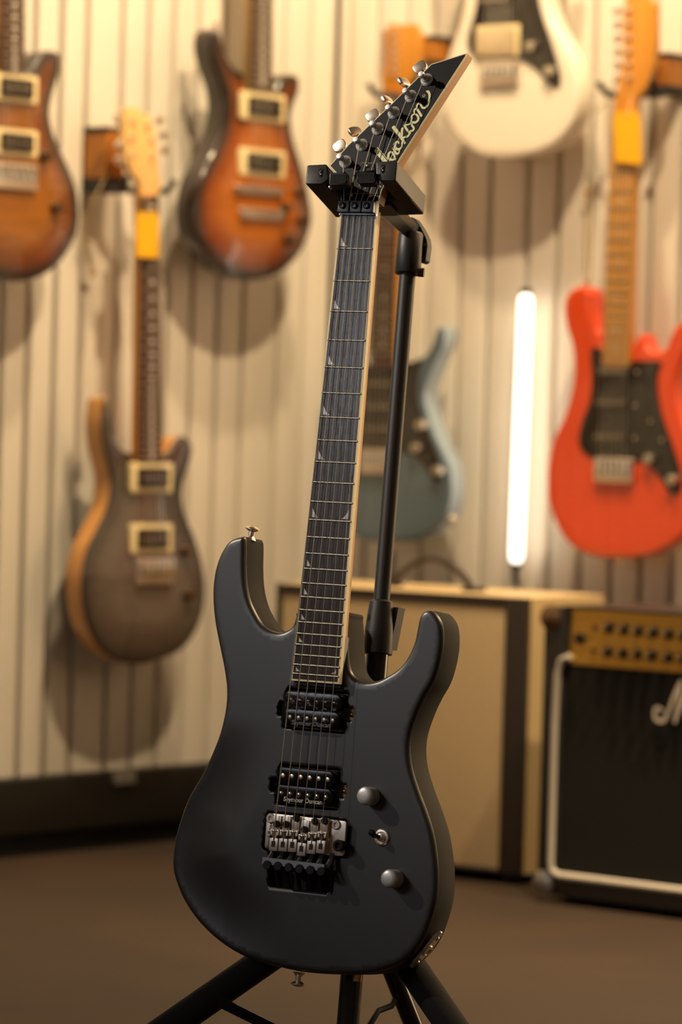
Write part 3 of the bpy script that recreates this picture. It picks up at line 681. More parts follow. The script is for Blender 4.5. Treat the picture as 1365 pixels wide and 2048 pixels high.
pA = gz(457, 2012, -.03); pB = gz(545, 2054, -.055); dd = (pB-pA).normalized()
wobj('brace', MB().bar(pA-dd*.01, lowc, (dd.cross(CF)).normalized()*.0055, CF*.0015), BLKM)
pA = gz(790, 2000, -.155); pm1 = gz(783, 2012, -.15); pm2 = gz(756, 2022, -.13); pB = gz(742, 2046, -.115)
wobj('brace', MB().tube([pA, pm1, pm2, pB, lowc], .0035, 8), BLKM)
pA = gz(870, 2075, -.05); wobj('brace', MB().tube([pA, lowc], .0035, 8), BLKM)

# ------------------------------------------------------------------ guitars on the walls
ROSE = mat('rosewood_board', '4a2c1a', .45, noise=.3, nscale=20, stretch=(6, .6, 6))
MBOARD = mat('maple_board', 'c08a3c', .35, coat=.4, noise=.1, nscale=14, stretch=(4, .4, 4))
AMBER = mat('amber_maple', 'd79030', .3, coat=.6, noise=.12, nscale=12, stretch=(4, .5, 4))
PCREAM = mat('cream_plastic', 'ecd9a8', .3, coat=.5)
PBLACK = mat('black_pickguard', (.016, .014, .012), .15, coat=.6)
FRW = mat('fret_wire', 0)
HOOK = mat('black_rubber', 0)
def rectl(fr, r, z=.004):
    a = fr.pl(r[0], r[1], z); b = fr.pl(r[2], r[3], z); return ((a[0]+b[0])/2, (a[1]+b[1])/2, abs(b[0]-a[0]), abs(a[1]-b[1]))
def wallguitar(label, wallfr, off, outline, top, side, back, neck, board, boardm, headpx=None, headm=AMBER, pickups=(), bridge=None, tail=None, knobs=(), guard=None, dome=.010, thick=.044, dots=None, horn=None, neckm=AMBER, tun=(), btn=None, screws=(), tube_top=None):
    base = wallfr.pl(*outline[0][:2], off); o = wallfr.wd((base[0], base[1], off))
    xs = [p[0] for p in outline]; ys = [p[1] for p in outline]
    bc = wallfr.pl(neck[0][0], max(ys), off); fr = Fr(wallfr.wd((bc[0], bc[1], off)), wallfr.X, wallfr.Y)
    t = thing('electric_guitar', label, 'guitar', fr, 'guitars hung on the slatted walls')
    ol = spline(fr.pls(outline), 4)
    r = .006
    def hf(d, x, y):
        z = 0.0
        if d < r: z -= r-math.sqrt(max(0, r*r-(r-d)**2))
        if dome: q = min(1.0, d/.075); z += dome*(3*q*q-2*q**3)
        return z
    bo_ = obj('body', carved(ol, 0, -thick, hf, step=.010, mat_=top, side_mat=side, back_mat=back), None, t, fr)
    zt = dome
    if guard:
        pg = obj('pickguard', MB().prism(spline(fr.pls(guard, zt+.002), 3), zt-.004 if not dome else -.001, zt+.0025, r=.0006), PBLACK, t, fr)
        for s_ in screws:
            q = fr.pl(*s_, zt+.002); obj('screw', MB().lathe([(.004, zt+.002), (.003, zt+.0045), (0, zt+.005)], (q[0], q[1], 0), n=10), SCREWM, pg, fr)
        zt += .0025
    # neck: board = ((xl, xr, y) at the body, (xl, xr, y) at the nut)
    (xl, xr, y0), (xl1, xr1, y1) = board; zb_ = zt+.006
    a, b, c, d = fr.pl(xl, y0, zb_), fr.pl(xr, y0, zb_), fr.pl(xr1, y1, zb_), fr.pl(xl1, y1, zb_)
    nb = MB().prism([a, b, c, d], zt-.018, zb_-.004, rb=.010)
    nk = obj('neck', nb, neckm, t, fr)
    fbd = obj('fretboard', MB().prism([a, b, c, d], zb_-.004, zb_), boardm, t, fr)
    Ls = (Vector(c)-Vector(b)).length; full = Ls/(1-2**(-22/12)) if Ls < .55 else Ls
    full = .648 if neck[1] is None else neck[1]
    A0, A1 = (Vector(a)+Vector(b))/2, (Vector(c)+Vector(d))/2; ax = (A1-A0).normalized(); nx = Vector((ax.y, -ax.x)); 
    w0, w1 = (Vector(b)-Vector(a)).length, (Vector(c)-Vector(d)).length; LL = (A1-A0).length
    for k in range(1, 23):
        s_ = full*2**(-k/12) - (full-LL)
        if s_ < .002: break
        p = A0+ax*s_; hw = (w0+(w1-w0)*s_/LL)/2-.0006
        obj('fret', MB().bar((*(p-nx*hw), zb_+.0004), (*(p+nx*hw), zb_+.0004), (ax.x*.0011, ax.y*.0011, 0), (0, 0, .0008)), FRW, fbd, fr)
        if dots and k in (1, 3, 5, 7, 9, 12, 15, 17, 19, 21) or dots == 2:
            s2 = s_+full*(2**(-(k-1)/12)-2**(-k/12))*.5; p = A0+ax*min(s2, LL-.004)
            rr = .0045 if dots == 2 else .003
            obj('inlay', MB().prism([(p.x+rr*1.3*math.cos(g*PI/4)*(1 if dots == 2 else .8)+(.004 if dots == 2 else 0), p.y+rr*math.sin(g*PI/4)) for g in range(8)], zb_-.001, zb_+.0003), PEARL, fbd, fr)
    for rct, kind in pickups:
        cx, cy, w_, h_ = rectl(fr, rct, zt+.004)
        if kind == 'ring':
            pk = obj('pickup', MB().box((cx, cy, zt+.001), (w_, h_, .008), r=.001, cr=.004), PCREAM, t, fr)
            obj('pickup_coil', MB().box((cx, cy, zt+.007), (w_*.72, h_*.66, .006), r=.001, cr=.003), mat('dark_cover', (.05, .04, .03), .25, .7), pk, fr)
        elif kind == 'metal':
            pk = obj('pickup', MB().box((cx, cy, zt+.003), (w_, h_, .012), r=.001, cr=.003), mat('pale_gold_cover', (.8, .68, .48), .3, .8), t, fr)
            obj('pickup_ring', MB().box((cx, cy, zt+.0005), (w_+.012, h_+.010, .004), r=.001, cr=.004), PCREAM, pk, fr)
        else: pk = obj('pickup', MB().box((cx, cy, zt+.003), (w_, h_, .008), r=.001, cr=h_*.4), mat('dark_cover_plastic', (.06, .045, .03), .3, coat=.3), t, fr)
        if kind != 'metal':
            for k in range(6): obj('pole_piece', MB().lathe([(.0025, zt+.007), (.0025, zt+.0105), (0, zt+.0108)], (cx+(k-2.5)*.010*min(1, w_/.068), cy, 0), n=8), SCREWM, pk, fr)
    bx = None
    for nm, rct in (('bridge', bridge), ('tailpiece', tail)):
        if not rct: continue
        cx, cy, w_, h_ = rectl(fr, rct, zt+.005); bx = bx or (cx, cy, w_, h_)
        b_ = obj(nm, MB().box((cx, cy, zt+.003), (w_, h_, .009 if h_ > .02 else .012), r=.002, cr=.003), NICK, t, fr)
        if nm == 'bridge':
            for k in range(6): obj('saddle', MB().box((cx+(k-2.5)*w_*.15, cy+(h_*.1), zt+.010), (w_*.12, h_*.6, .006), r=.001), CHR, b_, fr)
        if tail or nm == 'tailpiece':
            for sx_ in (-1, 1): obj('bridge_post', MB().lathe([(.0065, -.003), (.0065, .011), (.005, .013), (0, .0135)], (cx+sx_*w_*.46, cy, zt), n=14), SCREWM, b_, fr)
    for p in knobs:
        q = fr.pl(*p, zt+.012); obj('knob', MB().lathe([(.0105, 0), (.0098, .012), (.0085, .0155), (0, .016)], (q[0], q[1], zt-.002), n=20), mat('amber_knob', (.07, .035, .012), .2, coat=.6) if dome else mat('knob_silver', (.55, .5, .42), .25, .9), t, fr)
    if headpx:
        hpz = zt-.006; hp2 = roundpoly(fr.pls(headpx, hpz), .003, 3)
        hd = obj('headstock', MB().prism(hp2, hpz-.014, hpz, r=.001, rb=.001), headm, t, fr)
        for (p, q) in tun:
            a_ = fr.pl(*p, hpz); b_ = fr.pl(*q, hpz-.01)
            tu = obj('tuner', MB().lathe([(.0055, 0), (.005, .002), (.003, .003), (.003, .008), (0, .0085)], (*a_, hpz), n=12), NICK, hd, fr)
            c_ = Vector((*b_, hpz-.010)); dd_ = (Vector(b_)-Vector(a_)).normalized(); 
            obj('tuner_button', MB().cyl((c_.x-dd_.x*.012, c_.y-dd_.y*.012, c_.z), tuple(c_), .002, n=8).lathe([(.002, -.008), (.0075, -.006), (.0075, .006), (.002, .008)], c_, (-dd_.y, dd_.x, 0), 12), PCREAM if headm is AMBER and dome else NICK, tu, fr)
    if bx:
        for k in range(6):
            sx = bx[0]+(k-2.5)*.0105*min(1.0, bx[2]/.07); e1 = A1+nx*(k-2.5)*.007
            obj('string', MB().tube([(sx, bx[1], zt+.013), (*(e1), zb_+.0015)], .0005, 4), STRM, t, fr)
    for p, d_ in (btn or ()):
        q = fr.pl(*p, -.02); obj('strap_button', MB().lathe([(.006, -.004), (.0035, .004), (.0035, .009), (.0078, .011), (.0078, .0125), (0, .014)], (*q, -.02), d_, 16), NICK, t, fr)
    return t, fr
OFF = .105
DKB = mat('dark_stained_mahogany', (.016, .009, .007), .25, coat=.6)
TAN = mat('natural_maple_edge', 'c98f4c', .3, coat=.6)
# grey flamed guitar, lower left
GREY = burst('grey_burst', '6e6058', '5b4d45', '3d332d', .25)
G1 = [(212,802),(218,800),(223,843),(231,878),(246,899),(262,906),(285,910),(318,912),(338,905),(350,885),(360,875),(373,874),(385,888),(385,912),(376,940),(368,972),(367,1000),(373,1030),(390,1071),(405,1120),(412.5,1170),(409,1220),(393,1265),(365,1300),(328,1318),(285,1328),(250,1324),(212,1304),(184,1264),(169,1210),(167,1152),(178,1098),(198,1057),(217,1016),(225,975),(222,940),(211,895),(206.5,850)]
g1, f1 = wallguitar('grey brown flamed electric guitar with tan edge, hung lowest on the left wall', LWc, OFF, G1, GREY, TAN, DKB, ((301, 0), .635), ((277, 325, 925), (285, 318, 392)), ROSE, headm=mat('pale_maple', 'eec07a', .3, coat=.5),
  headpx=[(283,392),(281,366),(264,344),(252,319),(249,279),(252,245),(257,216),(271,213),(285,226),(299,229),(311,259),(315,299),(318,340),(322,366),(318,392)],
  pickups=(((263,925,344,985), 'ring'), ((263,1048,344,1106), 'ring')), bridge=(274,1118,346,1168), knobs=((380,1102), (384,1190)), dots=2,
  tun=(((262,310), (240,320)), ((262,275), (240,290)), ((266,242), (236,238)), ((303,312), (330,300)), ((302,280), (328,270)), ((294,250), (320,240))), btn=(((214,806), (-.3, 1, 0)), ((288,1328), (0, -1, 0))))
# amber sunburst, centre left
AMB = burst('amber_burst', 'b8660e', '8a3f0a', '1c0a06', .22)
AMB2 = burst('dark_amber_burst', '9c5c0c', '7c3e0a', '1c0a06', .28)
G2 = [(436,57),(442,66),(448,92),(455,112),(468,132),(485,144),(500,150),(540,168),(549,182),(556,172),(566,156),(578,149),(590,149),(600,157),(600,184),(590,209),(584,239),(590,279),(605,329),(619,384),(626,428.5),(620,468),(598,513),(563,545.6),(518,560.5),(478,555.6),(438.5,533),(408.6,498),(391,458),(388.6,408.6),(398.6,359),(423.5,309),(443.5,259),(451,214),(446,174),(433.5,139.5),(424,100),(426,68)]
g2, f2 = wallguitar('amber sunburst electric guitar nearest above the centre, two cream ringed pickups and a tailpiece', LWc, OFF, G2, AMB, DKB, DKB, ((522, 0), .635), ((500, 545, 182), (512, 548, -330)), ROSE, neckm=mat('olive_maple', '9a7d48', .4),
  headpx=[(510,-330),(505,-400),(500,-470),(555,-480),(560,-400),(550,-330)],
  pickups=(((484,181,570,247), 'ring'), ((482,294,570,358), 'ring')), bridge=(472,368,564,392), tail=(482,414,564,442), knobs=((577,416), (609,384), (585,480), (615,440)), dots=2,
  tun=(((515,-360), (490,-360)), ((512,-400), (488,-400)), ((510,-440), (485,-440)), ((545,-360), (570,-360)), ((550,-400), (575,-400)), ((552,-440), (578,-440))), btn=(((433,60), (-.2, 1, 0)), ((497,560), (0, -1, 0))))
# sunburst at the far left
G3 = [(-60,60),(-48,70),(-38,95),(-26,120),(-8,135),(20,142),(48,144),(60,140),(75,118),(87,104),(103,101),(117,104),(122,117),(119.6,149.5),(108,189),(102,229),(112,274),(132,319),(149.5,359),(158.5,398.6),(159.5,448),(147,488),(119.6,528),(84.7,553),(45,563),(0,557),(-45,540),(-80,505),(-98,455),(-98,400),(-82,350),(-58,300),(-42,255),(-40,215),(-50,175),(-66,130),(-70,85)]
g3, f3 = wallguitar('dark edged sunburst guitar cut by the left border, flamed amber top', LWc, OFF, G3, AMB2, DKB, DKB, ((25, 0), .635), ((2, 50, 146), (8, 48, -350)), ROSE,
  headpx=[(8,-350),(0,-420),(-4,-480),(50,-490),(55,-420),(48,-350)],
  pickups=(((-12,143,75,209), 'ring'), ((-12,254,75,316), 'ring')), bridge=(-14,322,74,382), knobs=((98,312), (120,416)), dots=2, btn=(((30,563), (0, -1, 0)),))
# red double cut guitar
RED = mat('coral_red_gloss', 'd8440f', .3, coat=1.0); 
G6 = [(1151,575),(1168,573),(1180,585),(1184,620.5),(1193,653),(1203,672),(1206,690),(1230,700),(1262,698),(1275,675),(1284,668),(1291,690),(1302,701),(1319,704),(1333,695),(1341.5,672),(1352,652),(1368,645),(1380,655),(1378,690),(1362,730),(1352,775),(1360,830),(1385,890),(1402,950),(1398,1015),(1375,1065),(1341,1092),(1309,1107),(1274,1115),(1225.5,1117),(1177,1110),(1138.5,1088),(1113,1052),(1096.6,1007),(1093.4,959),(1096.6,920),(1106,878),(1125.6,836),(1138.5,798),(1146,759),(1146.6,720),(1142,685),(1132,653),(1127,614),(1135,588)]
g6, f6 = wallguitar('glossy coral red electric guitar with black pickguard, hung on the right wall', RW, OFF, G6, RED, RED, RED, ((1232, 0), .648), ((1206, 1258, 732), (1224, 1272, 225)), MBOARD, neckm=AMBER, dome=0,
  headpx=[(1226,228),(1232,195),(1240,160),(1247,120),(1246,40),(1252,-5),(1290,-15),(1312,10),(1312,90),(1308,130),(1296,170),(1272,200),(1272,228)],
  guard=[(1183,699),(1204,700),(1206,730),(1258,733),(1262,722),(1290,722),(1322,724),(1317,745),(1315.5,772),(1323,825),(1345,890),(1363,950),(1361,984),(1342,986),(1322,955.6),(1296,930),(1267,919),(1220,918),(1187,916),(1165,900),(1158,875),(1166,840),(1180,804),(1185,759)],
  pickups=(((1198,734,1258,752), 'sc'), ((1194,797,1254,815), 'sc'), ((1190,866,1252,884), 'sc')), bridge=(1190,914,1266,966), knobs=((1296,918), (1342,960)), dots=1,
  screws=((1276,744),(1272,811),(1271,876),(1303,842),(1326,880)), tun=tuple(((1260+0*k, 20+27*k), (1236, 24+27*k)) for k in range(6)), btn=(((1175,578), (0, 1, 0)), ((1245,1117), (0, -1, 0))))
# white double cut guitar, top
WHT = mat('white_gloss', 'efe6d6', .3, coat=1.0)
G4 = [(905,-195),(922,-205),(936,-190),(944,-150),(955,-115),(968,-98),(990,-92),(1020,-92),(1036,-104),(1048,-92),(1062,-86),(1078,-92),(1088,-115),(1098,-138),(1113,-146),(1124,-135),(1118,-98),(1098,-50),(1092,0),(1106.5,50),(1131.6,90),(1149,135.5),(1157,190),(1150,235),(1129,270),(1096.5,296),(1046,312),(991,316),(951,306),(916,278),(891,238),(880.7,190.7),(885.7,145.5),(901,100),(919,50),(928,0),(924,-50),(910,-100),(898,-150)]
g4, f4 = wallguitar('white electric guitar with black pickguard at the top, only its lower half in view', RW, OFF, G4, WHT, WHT, WHT, ((1000, 0), .648), ((974, 1027, -55), (988, 1036, -560)), ROSE, neckm=AMBER, dome=0,
  headpx=[(990,-560),(1000,-640),(1010,-780),(1075,-780),(1075,-660),(1040,-560)],
  guard=[(950,-88),(968,-84),(972,-55),(1026,-55),(1030,-70),(1060,-72),(1084,-72),(1076,-30),(1078,0),(1088,40),(1106.5,95),(1121,150),(1117,176),(1098,168),(1071,137),(1042,121),(1000,118),(961,118),(943,108),(936,88),(938,65),(948,30),(953.5,0),(953,-40)],
  pickups=(((956,58,1031,106), 'metal'), ((958,-10,1022,8), 'sc'), ((960,-46,1024,-30), 'sc')), bridge=(963,127,1036,168), knobs=((1060,92), (1096,142)), dots=1)
# blue double cut guitar, centre, lower
BLU = mat('steel_blue_gloss', '5f7484', .32, .35, coat=1.0)
BLUS = mat('pale_blue_gloss', 'a9bcc9', .22, .3, coat=1.0)
G5 = [(680,648),(690,640),(700,648),(704,680),(712,706),(728,722),(745,730),(780,730),(790,722),(800,722),(815,724),(830,718),(845,714),(858,700),(866,680),(872,660),(879,653),(886,660),(884,690),(870,720),(851,766),(846,790),(851,819),(863,855),(881,895),(896,932),(901,968),(899,1001.5),(889,1034.7),(869,1061),(839,1078),(799.6,1084.5),(750,1084),(710,1074),(680,1055),(658,1020),(648,975),(650,930),(662,885),(676,845),(684,800),(682,750),(676,700)]
g5, f5 = wallguitar('steel blue electric guitar with dark pickguard, hung behind the stand pole', RW, OFF, G5, BLU, BLUS, BLUS, ((768, 0), .648), ((742, 786, 735), (764, 800, 182)), ROSE, neckm=AMBER, dome=0,
  headpx=[(766,184),(763,158),(775,115),(772,75),(778,45),(800,50),(830,47),(841,75),(838,125),(826,155),(804,184)],
  guard=[(712,712),(732,730),(742,736),(786,738),(800,729),(826,724),(846,722),(838,745),(835,790),(842,825),(860,870),(878,925),(882,955),(870,964),(854,940),(833,915),(800,902),(760,900),(722,900),(704,880),(700,850),(708,800),(712,760)],
  pickups=(((734,760,788,776), 'sc'), ((732,806,786,822), 'sc'), ((730,850,786,866), 'sc')), bridge=(724,896,786,948), knobs=((839,850), (830,896), (872,942)), dots=1,
  tun=tuple(((790, 62+17*k), (768, 66+17*k)) for k in range(6)), btn=(((902,1035), (1, -.6, 0)), ((790,1085), (0, -1, 0))))
# copy of the sunburst at the right border
def tree(o, parent=None):
    c = o.copy(); COL.objects.link(c); c.parent = parent
    for ch in list(o.children): tree(ch, c)
    return c
g7 = tree(g2); q = RW.pl(1552, 262, OFF); 
g7.matrix_basis = Fr(RW.wd((q[0], q[1]-.0, OFF)), RW.X, RW.Y).M; g7['label'] = 'dark sunburst guitar at the right border, only its curved edge in view'

# hangers (wood block, prongs), tags and cords
WALN = mat('hanger_wood', 'b5742c', .45, noise=.2, nscale=25, stretch=(4, .6, 4))
def hanger(label, fr, blk, y_arm, xl, xr):
    bl = fr.pl(blk[0], blk[1], .055); br_ = fr.pl(blk[2], blk[3], .055); cx, cy = (bl[0]+br_[0])/2, (bl[1]+br_[1])/2; w_, h_ = br_[0]-bl[0], bl[1]-br_[1]
    F_ = Fr(fr.wd((cx, cy-h_/2, 0)), fr.X, fr.Y); t = thing('guitar_hanger', label, 'hanger', F_, 'wall hangers holding the guitars')
    obj('wall_block', MB().box((0, h_/2, .0275), (w_, h_, .055), r=.003), WALN, t, F_)
    obj('top_cap', MB().box((0, h_+.003, .0275), (w_+.002, .010, .057), r=.002), HOOK, t, F_)
    obj('lower_cap', MB().box((0, h_*.1, .030), (w_+.002, h_*.24, .062), r=.003), HOOK, t, F_)
    a = fr.pl(xl, y_arm, OFF+.012); b = fr.pl(xr, y_arm, OFF+.012); y = a[1]-cy+h_/2; xa, xb = a[0]-cx, b[0]-cx; xm = (xa+xb)/2
    obj('stem', MB().tube([(0, h_*.15, .055), (xm*.5, y*.5+h_*.075, .07), (xm, y-.006, OFF-.055)], .006, 8), HOOK, t, F_)
    for xe in (xa, xb):
        obj('prong', MB().tube([(xm, y-.006, OFF-.055), (xe*.7+xm*.3, y-.008, OFF-.05), (xe, y-.008, OFF-.03), (xe, y-.006, OFF+.002), (xe+(xe-xm)*.12, y+.012, OFF+.012)], .0055, 8), HOOK, t, F_)
hanger('wood and black hanger behind the headstock of the grey guitar', LWc, (216,262,249,385), 366, 258, 345)
hanger('black hanger half hidden by the amber headstock of the blue guitar', RW, (842,80,864,130), 180, 742, 836)
hanger('wood and black hanger beside the headstock of the red guitar', RW, (1306,115,1334,185), 178, 1204, 1300)
YEL = mat('yellow_card', 'f2b40c', .5)
def pricetag(label, fr, px, z):
    pts = fr.pls(px, z); cx = sum(p[0] for p in pts)/len(pts); cy = min(p[1] for p in pts); F_ = Fr(fr.wd((cx, cy, z)), fr.X, fr.Y)
    t = thing('price_tag', label, 'tag', F_, 'yellow tags on the guitar necks')
    c_ = obj('card', MB().prism(roundpoly([(a-cx, b-cy) for a, b in pts], .003), -.0006, .0006), YEL, t, F_)
    h_ = max(p[1] for p in pts)-cy
    obj('eyelet', MB().lathe([(.004, .0006), (.0035, .001), (.0018, .001), (0, .0008)], (0, h_-.008, 0), n=12), GOLD, c_, F_)
    obj('tie', MB().tube([(0, h_-.008, .001), (.002, h_+.01, -.002), (0, h_+.028, -.006)], .0008, 5), PCREAM, t, F_)
pricetag('yellow tag hanging on the neck of the grey guitar', f1, [(276,424),(314,424),(318,445),(317,516),(273,514),(272,445)], .026)
pricetag('yellow tag hanging on the neck of the red guitar', f6, [(1233,223),(1277,223),(1283,250),(1285,329),(1232,324),(1229,245)], .016)
CORDM = mat('pale_cord', 'cdb98c', .6)
def cord(label, fr, pts, z, r=.0016):
    P3 = [(*fr.pl(a, b, z_), z_) for (a, b), z_ in zip(pts, z)]; o_ = P3[-1]; F_ = Fr(fr.wd(o_), fr.X, fr.Y)
    rel = [(p[0]-o_[0], p[1]-o_[1], p[2]-o_[2]) for p in P3]
    t = thing('cord', label, 'cord', F_, 'pale cords dangling on the walls')
    obj('strand', MB().tube(spline(rel, 5, False), r, 6), CORDM, t, F_)
    obj('toggle', MB().lathe([(.002, -.006), (.0055, -.004), (.0055, .004), (.002, .006)], (0, 0, 0), (1, 0, 0), 10), GOLD, t, F_)
cord('thin pale cord dangling left of the yellow tag of the grey guitar', LWc, [(214,350),(192,390),(172,430),(167,480),(175,520),(185,547)], (.055, .05, .03, .02, .02, .02))
cord('thin pale cord dangling above the red guitar, left of its neck', RW, [(1232,205),(1200,215),(1186,250),(1180,320),(1176,384)], (.10, .08, .05, .03, .02))
cord('thin pale cord hanging down to the horn of the red guitar', RW, [(1177,392),(1179,450),(1177,520),(1175,566)], (.02, .04, .06, .08))

# ------------------------------------------------------------------ tube light standing against the right wall
TZ = .045
tt = RW.pl(1053, 588, TZ); tb = RW.pl(1033, 1126, TZ); TL = Fr(RW.wd((tb[0], tb[1], TZ)), RW.X, RW.Y)
dx, dy = tt[0]-tb[0], tt[1]-tb[1]
tl = thing('tube_light', 'glowing white tube light upright on the right wall beside the red guitar', 'lamp', TL)
obj('tube', MB().lathe([(.006, 0), (.0115, .006), (.0125, .014), (.0125, math.hypot(dx, dy)-.014), (.0115, math.hypot(dx, dy)-.006), (.006, math.hypot(dx, dy))], (0, 0, 0), (dx, dy, 0), 24), mat('lit_tube', (1, 1, 1), .4, emit=((1.0, .92, .78), 2.6)), tl, TL)
obj('end_cap', MB().cyl((0, 0, 0), (-dx*.02, -.010, 0), .009, n=16), BLK, tl, TL)
obj('end_cap', MB().cyl((dx, dy, 0), (dx*1.02, dy+.010, 0), .009, n=16), BLK, tl, TL)
ls = TL.pl(1029, 1172, -.015)
obj('bracket', MB().tube([(0, -.006, 0), (ls[0]*.5, ls[1]*.5, -.005), (ls[0], ls[1], -.022)], .005, 8), BLKM, tl, TL)

# ------------------------------------------------------------------ cream cabinet and black combo amplifier
CY = -35.0
cbr = floorpt(1043, 1772); CB = yawfr(cbr, CY); cw_ = -CB.pl(550, 1400, 0)[0]; ch_ = CB.pl(1048, 1196, 0)[1]
CB = yawfr(CB.wd((-cw_/2, 0, 0)), CY)
TOL = mat('cream_tolex', 'd8bd8c', .6, bump=.4, bscale=350)
DKT = mat('dark_brown_tolex', (.03, .02, .014), .5, bump=.3, bscale=350)
cab = thing('speaker_cabinet', 'cream speaker cabinet with wheat grille cloth on the floor left of the black amplifier', 'cabinet', CB)
dep = .24; fh = .018
obj('shell', MB().prism([(-cw_/2, fh), (cw_/2, fh), (cw_/2, ch_), (-cw_/2, ch_)], -dep, -.004, r=.006, rb=.006), TOL, cab, CB)
gx1 = CB.pl(1010, 1400, 0)[0]; gx0 = CB.pl(562, 1400, 0)[0]; gy1 = CB.pl(1030, 1213, 0)[1]; gy0 = CB.pl(1000, 1738, 0)[1]
for a, b, c_, d_ in ((-cw_/2, gx0, fh, ch_), (gx1, cw_/2, fh, ch_), (gx0, gx1, fh, gy0), (gx0, gx1, gy1, ch_)):
    obj('front_rail', MB().box(((a+b)/2, (c_+d_)/2, .0), (b-a, d_-c_, .012), r=.002), DKT, cab, CB)
GRL = mat('wheat_grille_cloth', 'ccb28a', .85, bump=.8, bscale=260, stretch=(1, 6, 1), noise=.22, nscale=200)
obj('grille_cloth', MB().box(((gx0+gx1)/2, (gy0+gy1)/2, -.001), (gx1-gx0, gy1-gy0, .008), r=.002), GRL, cab, CB)
for sx_ in (-1, 1):
    for sz in (-.03, -dep+.03): obj('foot', MB().lathe([(.016, 0), (.018, fh)], (sx_*(cw_/2-.04), 0, sz), (0, 1, 0), 16), BLK, cab, CB)
h0 = CB.pl(782, 1176, -.10)[0]; h1 = CB.pl(948, 1176, -.10)[0]; hm = CB.pl(868, 1118, -.10)[1]
hb = []
for k in range(17):
    t = k/16; hb.append((h0+(h1-h0)*t, ch_+(hm-ch_)*math.sin(PI*t)**.8, -.10))
obj('handle', MB().tube(hb, [.005+.0015*(k > 10) for k in range(17)], 8), DKT, cab, CB)
for xx in (h0, h1): obj('handle_plate', MB().box((xx, ch_+.003, -.10), (.03, .008, .03), r=.002), DKT, cab, CB)

MY = -40.0
ml = floorpt(1073, 1802); MF = yawfr(ml, MY); mh = MF.pl(1098, 1212, 0)[1]; mw = .60
MF = yawfr(MF.wd((mw/2, 0, 0)), MY); MF_o = MF
BTX = mat('black_tolex', (.022, .018, .015), .5, bump=.5, bscale=300)
am = thing('guitar_amplifier', 'black combo amplifier with gold control panel and white piping at the right border', 'amplifier', MF)
md_ = .25
def mp(px, py, z=0): return MF.pl(px, py, z)
px0 = mp(1138, 1270)[0]; py1 = mp(1142, 1213)[1]; py0 = mp(1140, 1328)[1]; pxr = mw/2-(px0+mw/2)
obj('shell', MB().prism(roundpoly([(-mw/2, .012), (mw/2, .012), (mw/2, mh), (-mw/2, mh)], .012), -md_, -.014, r=.004, rb=.006), BTX, am, MF)
fr_t = .0
gxl = mp(1122, 1500)[0]; gyb = mp(1112, 1745)[1]
for a, b, c_, d_ in ((-mw/2, gxl-.0, .012, mh), (-gxl, mw/2, .012, mh), (gxl, -gxl, .012, gyb), (gxl, -gxl, py1, mh), (gxl, px0, py0, py1), (pxr, -gxl, py0, py1)):
    obj('front_rail', MB().box(((a+b)/2, (c_+d_)/2, -.007), (b-a, d_-c_, .016), r=.003 if b-a > .03 else 0), BTX, am, MF)
pan = obj('control_panel', MB().box(((px0+pxr)/2, (py0+py1)/2, -.008), (pxr-px0, py1-py0, .008)), mat('gold_panel', (.72, .42, .09), .34, .85, noise=.06, nscale=8), am, MF)
rows = (((1186,1254),(1213,1256),(1244,1259),(1272,1262),(1302,1265),(1333,1268)), ((1183,1301),(1211,1304),(1241,1307),(1271,1309),(1299,1311),(1332,1314)))
for ri, row in enumerate(rows):
    ps = [mp(a, b, .004) for a, b in row]; stp = (ps[-1][0]-ps[1][0])/4
    ps += [(ps[-1][0]+stp*k, ps[-1][1]) for k in range(1, 6) if ps[-1][0]+stp*k < pxr-.02]
    for k, q in enumerate(ps):
        if k == 0:
            obj('push_switch', MB().lathe([(.0045, -.004), (.0045, .001), (0, .0015)], (*q, 0), n=12), mat('gold_dark', (.3, .16, .04), .4, .8), pan, MF); continue
        kb = obj('control_knob', MB().lathe([(.0085, -.004), (.0085, .001), (.0065, .0025), (.006, .012), (.005, .013), (0, .013)], (*q, 0), n=18), BLK, pan, MF)
        obj('knob_cap', MB().lathe([(.0052, .0128), (.0048, .0145), (0, .0148)], (*q, 0), n=14), GOLD, kb, MF)
q = mp(1159, 1277, 0); obj('input_jack', MB().lathe([(.0085, -.004), (.0085, .002), (.006, .003), (.004, -.002), (0, -.002)], (*q, 0), n=16), BLK, pan, MF)
obj('grille_cloth', MB().box((0, (gyb+py0)/2, -.010), (-2*gxl, py0-gyb, .010)), mat('black_grille_cloth', (.005, .004, .003), .9, bump=.6, bscale=400), am, MF)
pl_ = [mp(*p, .002) for p in ((1141, 1313), (1124, 1320), (1116, 1345), (1110, 1450), (1097.5, 1725))]; pbx = mp(1098, 1748, .002)
bl_y = pbx[1]; lp = pl_[:-1]+[(pl_[3][0]-.001, bl_y+.02)]
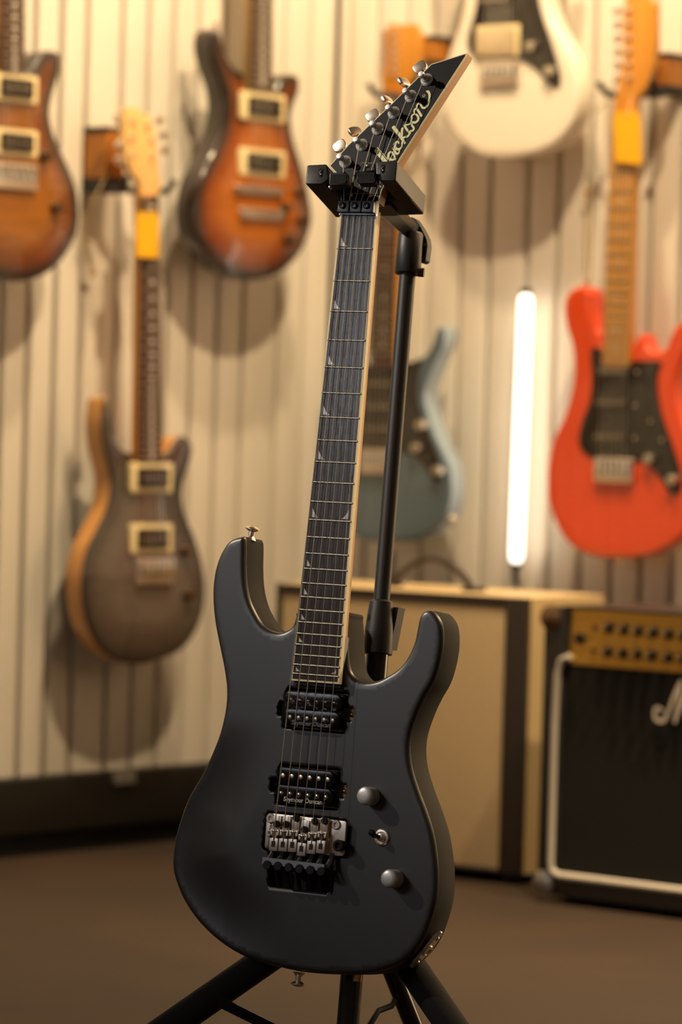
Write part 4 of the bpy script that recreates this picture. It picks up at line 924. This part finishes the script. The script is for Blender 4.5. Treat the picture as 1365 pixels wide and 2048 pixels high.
lft = [(p[0], p[1], .001) for p in pl_[:3]]+[(pl_[3][0], pl_[3][1], .001), (pl_[3][0], bl_y+.020, .001), (pl_[3][0]+.003, bl_y+.006, .001), (pl_[3][0]+.016, bl_y, .001)]
rgt = [(-x_, y_, z_) for x_, y_, z_ in reversed(lft)]
PIP = mat('white_piping', 'cfc6ba', .5)
obj('piping', MB().tube(lft+rgt, .0055, 8), PIP, am, MF)
SILV = mat('white_logo', 'd8cdbd', .4)
ML = lambda x, y: mp(1080+x/4.79, 1180+y/4.79, .004)
lgm = MB()
for st_, w0 in (([(1180,1150),(1130,1125),(1105,1170),(1120,1240),(1190,1250),(1240,1160),(1300,1000),(1355,880)],[34,36,40,44,42,36,40,46]), ([(1355,880),(1345,1000),(1330,1120),(1300,1260)],[46,44,40,36]), ([(1300,1260),(1345,1130),(1400,1000),(1455,880)],[30,36,42,46]), ([(1455,880),(1440,1040),(1425,1180),(1440,1255),(1490,1240)],[46,46,44,40,30])):
    sm = spline([ML(*p) for p in st_], 4, False); n = len(st_); w2 = []
    for i in range(len(sm)): t = i/4; a = min(int(t), n-1); b = min(a+1, n-1); w2.append((w0[a]*(1-(t-a))+w0[b]*(t-a))/4.79/1.28/1000)
    lgm.ribbon(sm, w2, -.001, .006)
obj('logo', lgm, SILV, am, MF)
q0 = ML(1490, 1190)
tm_ = textmesh('arshall', .085, SILV, 'logo_lettering', .003, .003)
obj('logo_lettering', tm_, None, am, Fr(MF.wd((q0[0]+.125, q0[1]+.006, .001)), MF.X, MF.Y))
for sx_ in (-1, 1):
    for yy in (.03, mh-.018):
        obj('corner_protector', MB().lathe([(.020, -.016), (.020, .004), (.012, .009), (0, .010)], (sx_*(mw/2-.014), yy, 0), n=16), mat('corner_bronze', (.20, .12, .06), .3, .6) if yy > .1 else mat('corner_steel', (.3, .29, .28), .3, .7), am, MF)
    for sz in (-.04, -md_+.04): obj('foot', MB().lathe([(.018, 0), (.020, .012)], (sx_*(mw/2-.05), 0, sz), (0, 1, 0), 16), BLK, am, MF)
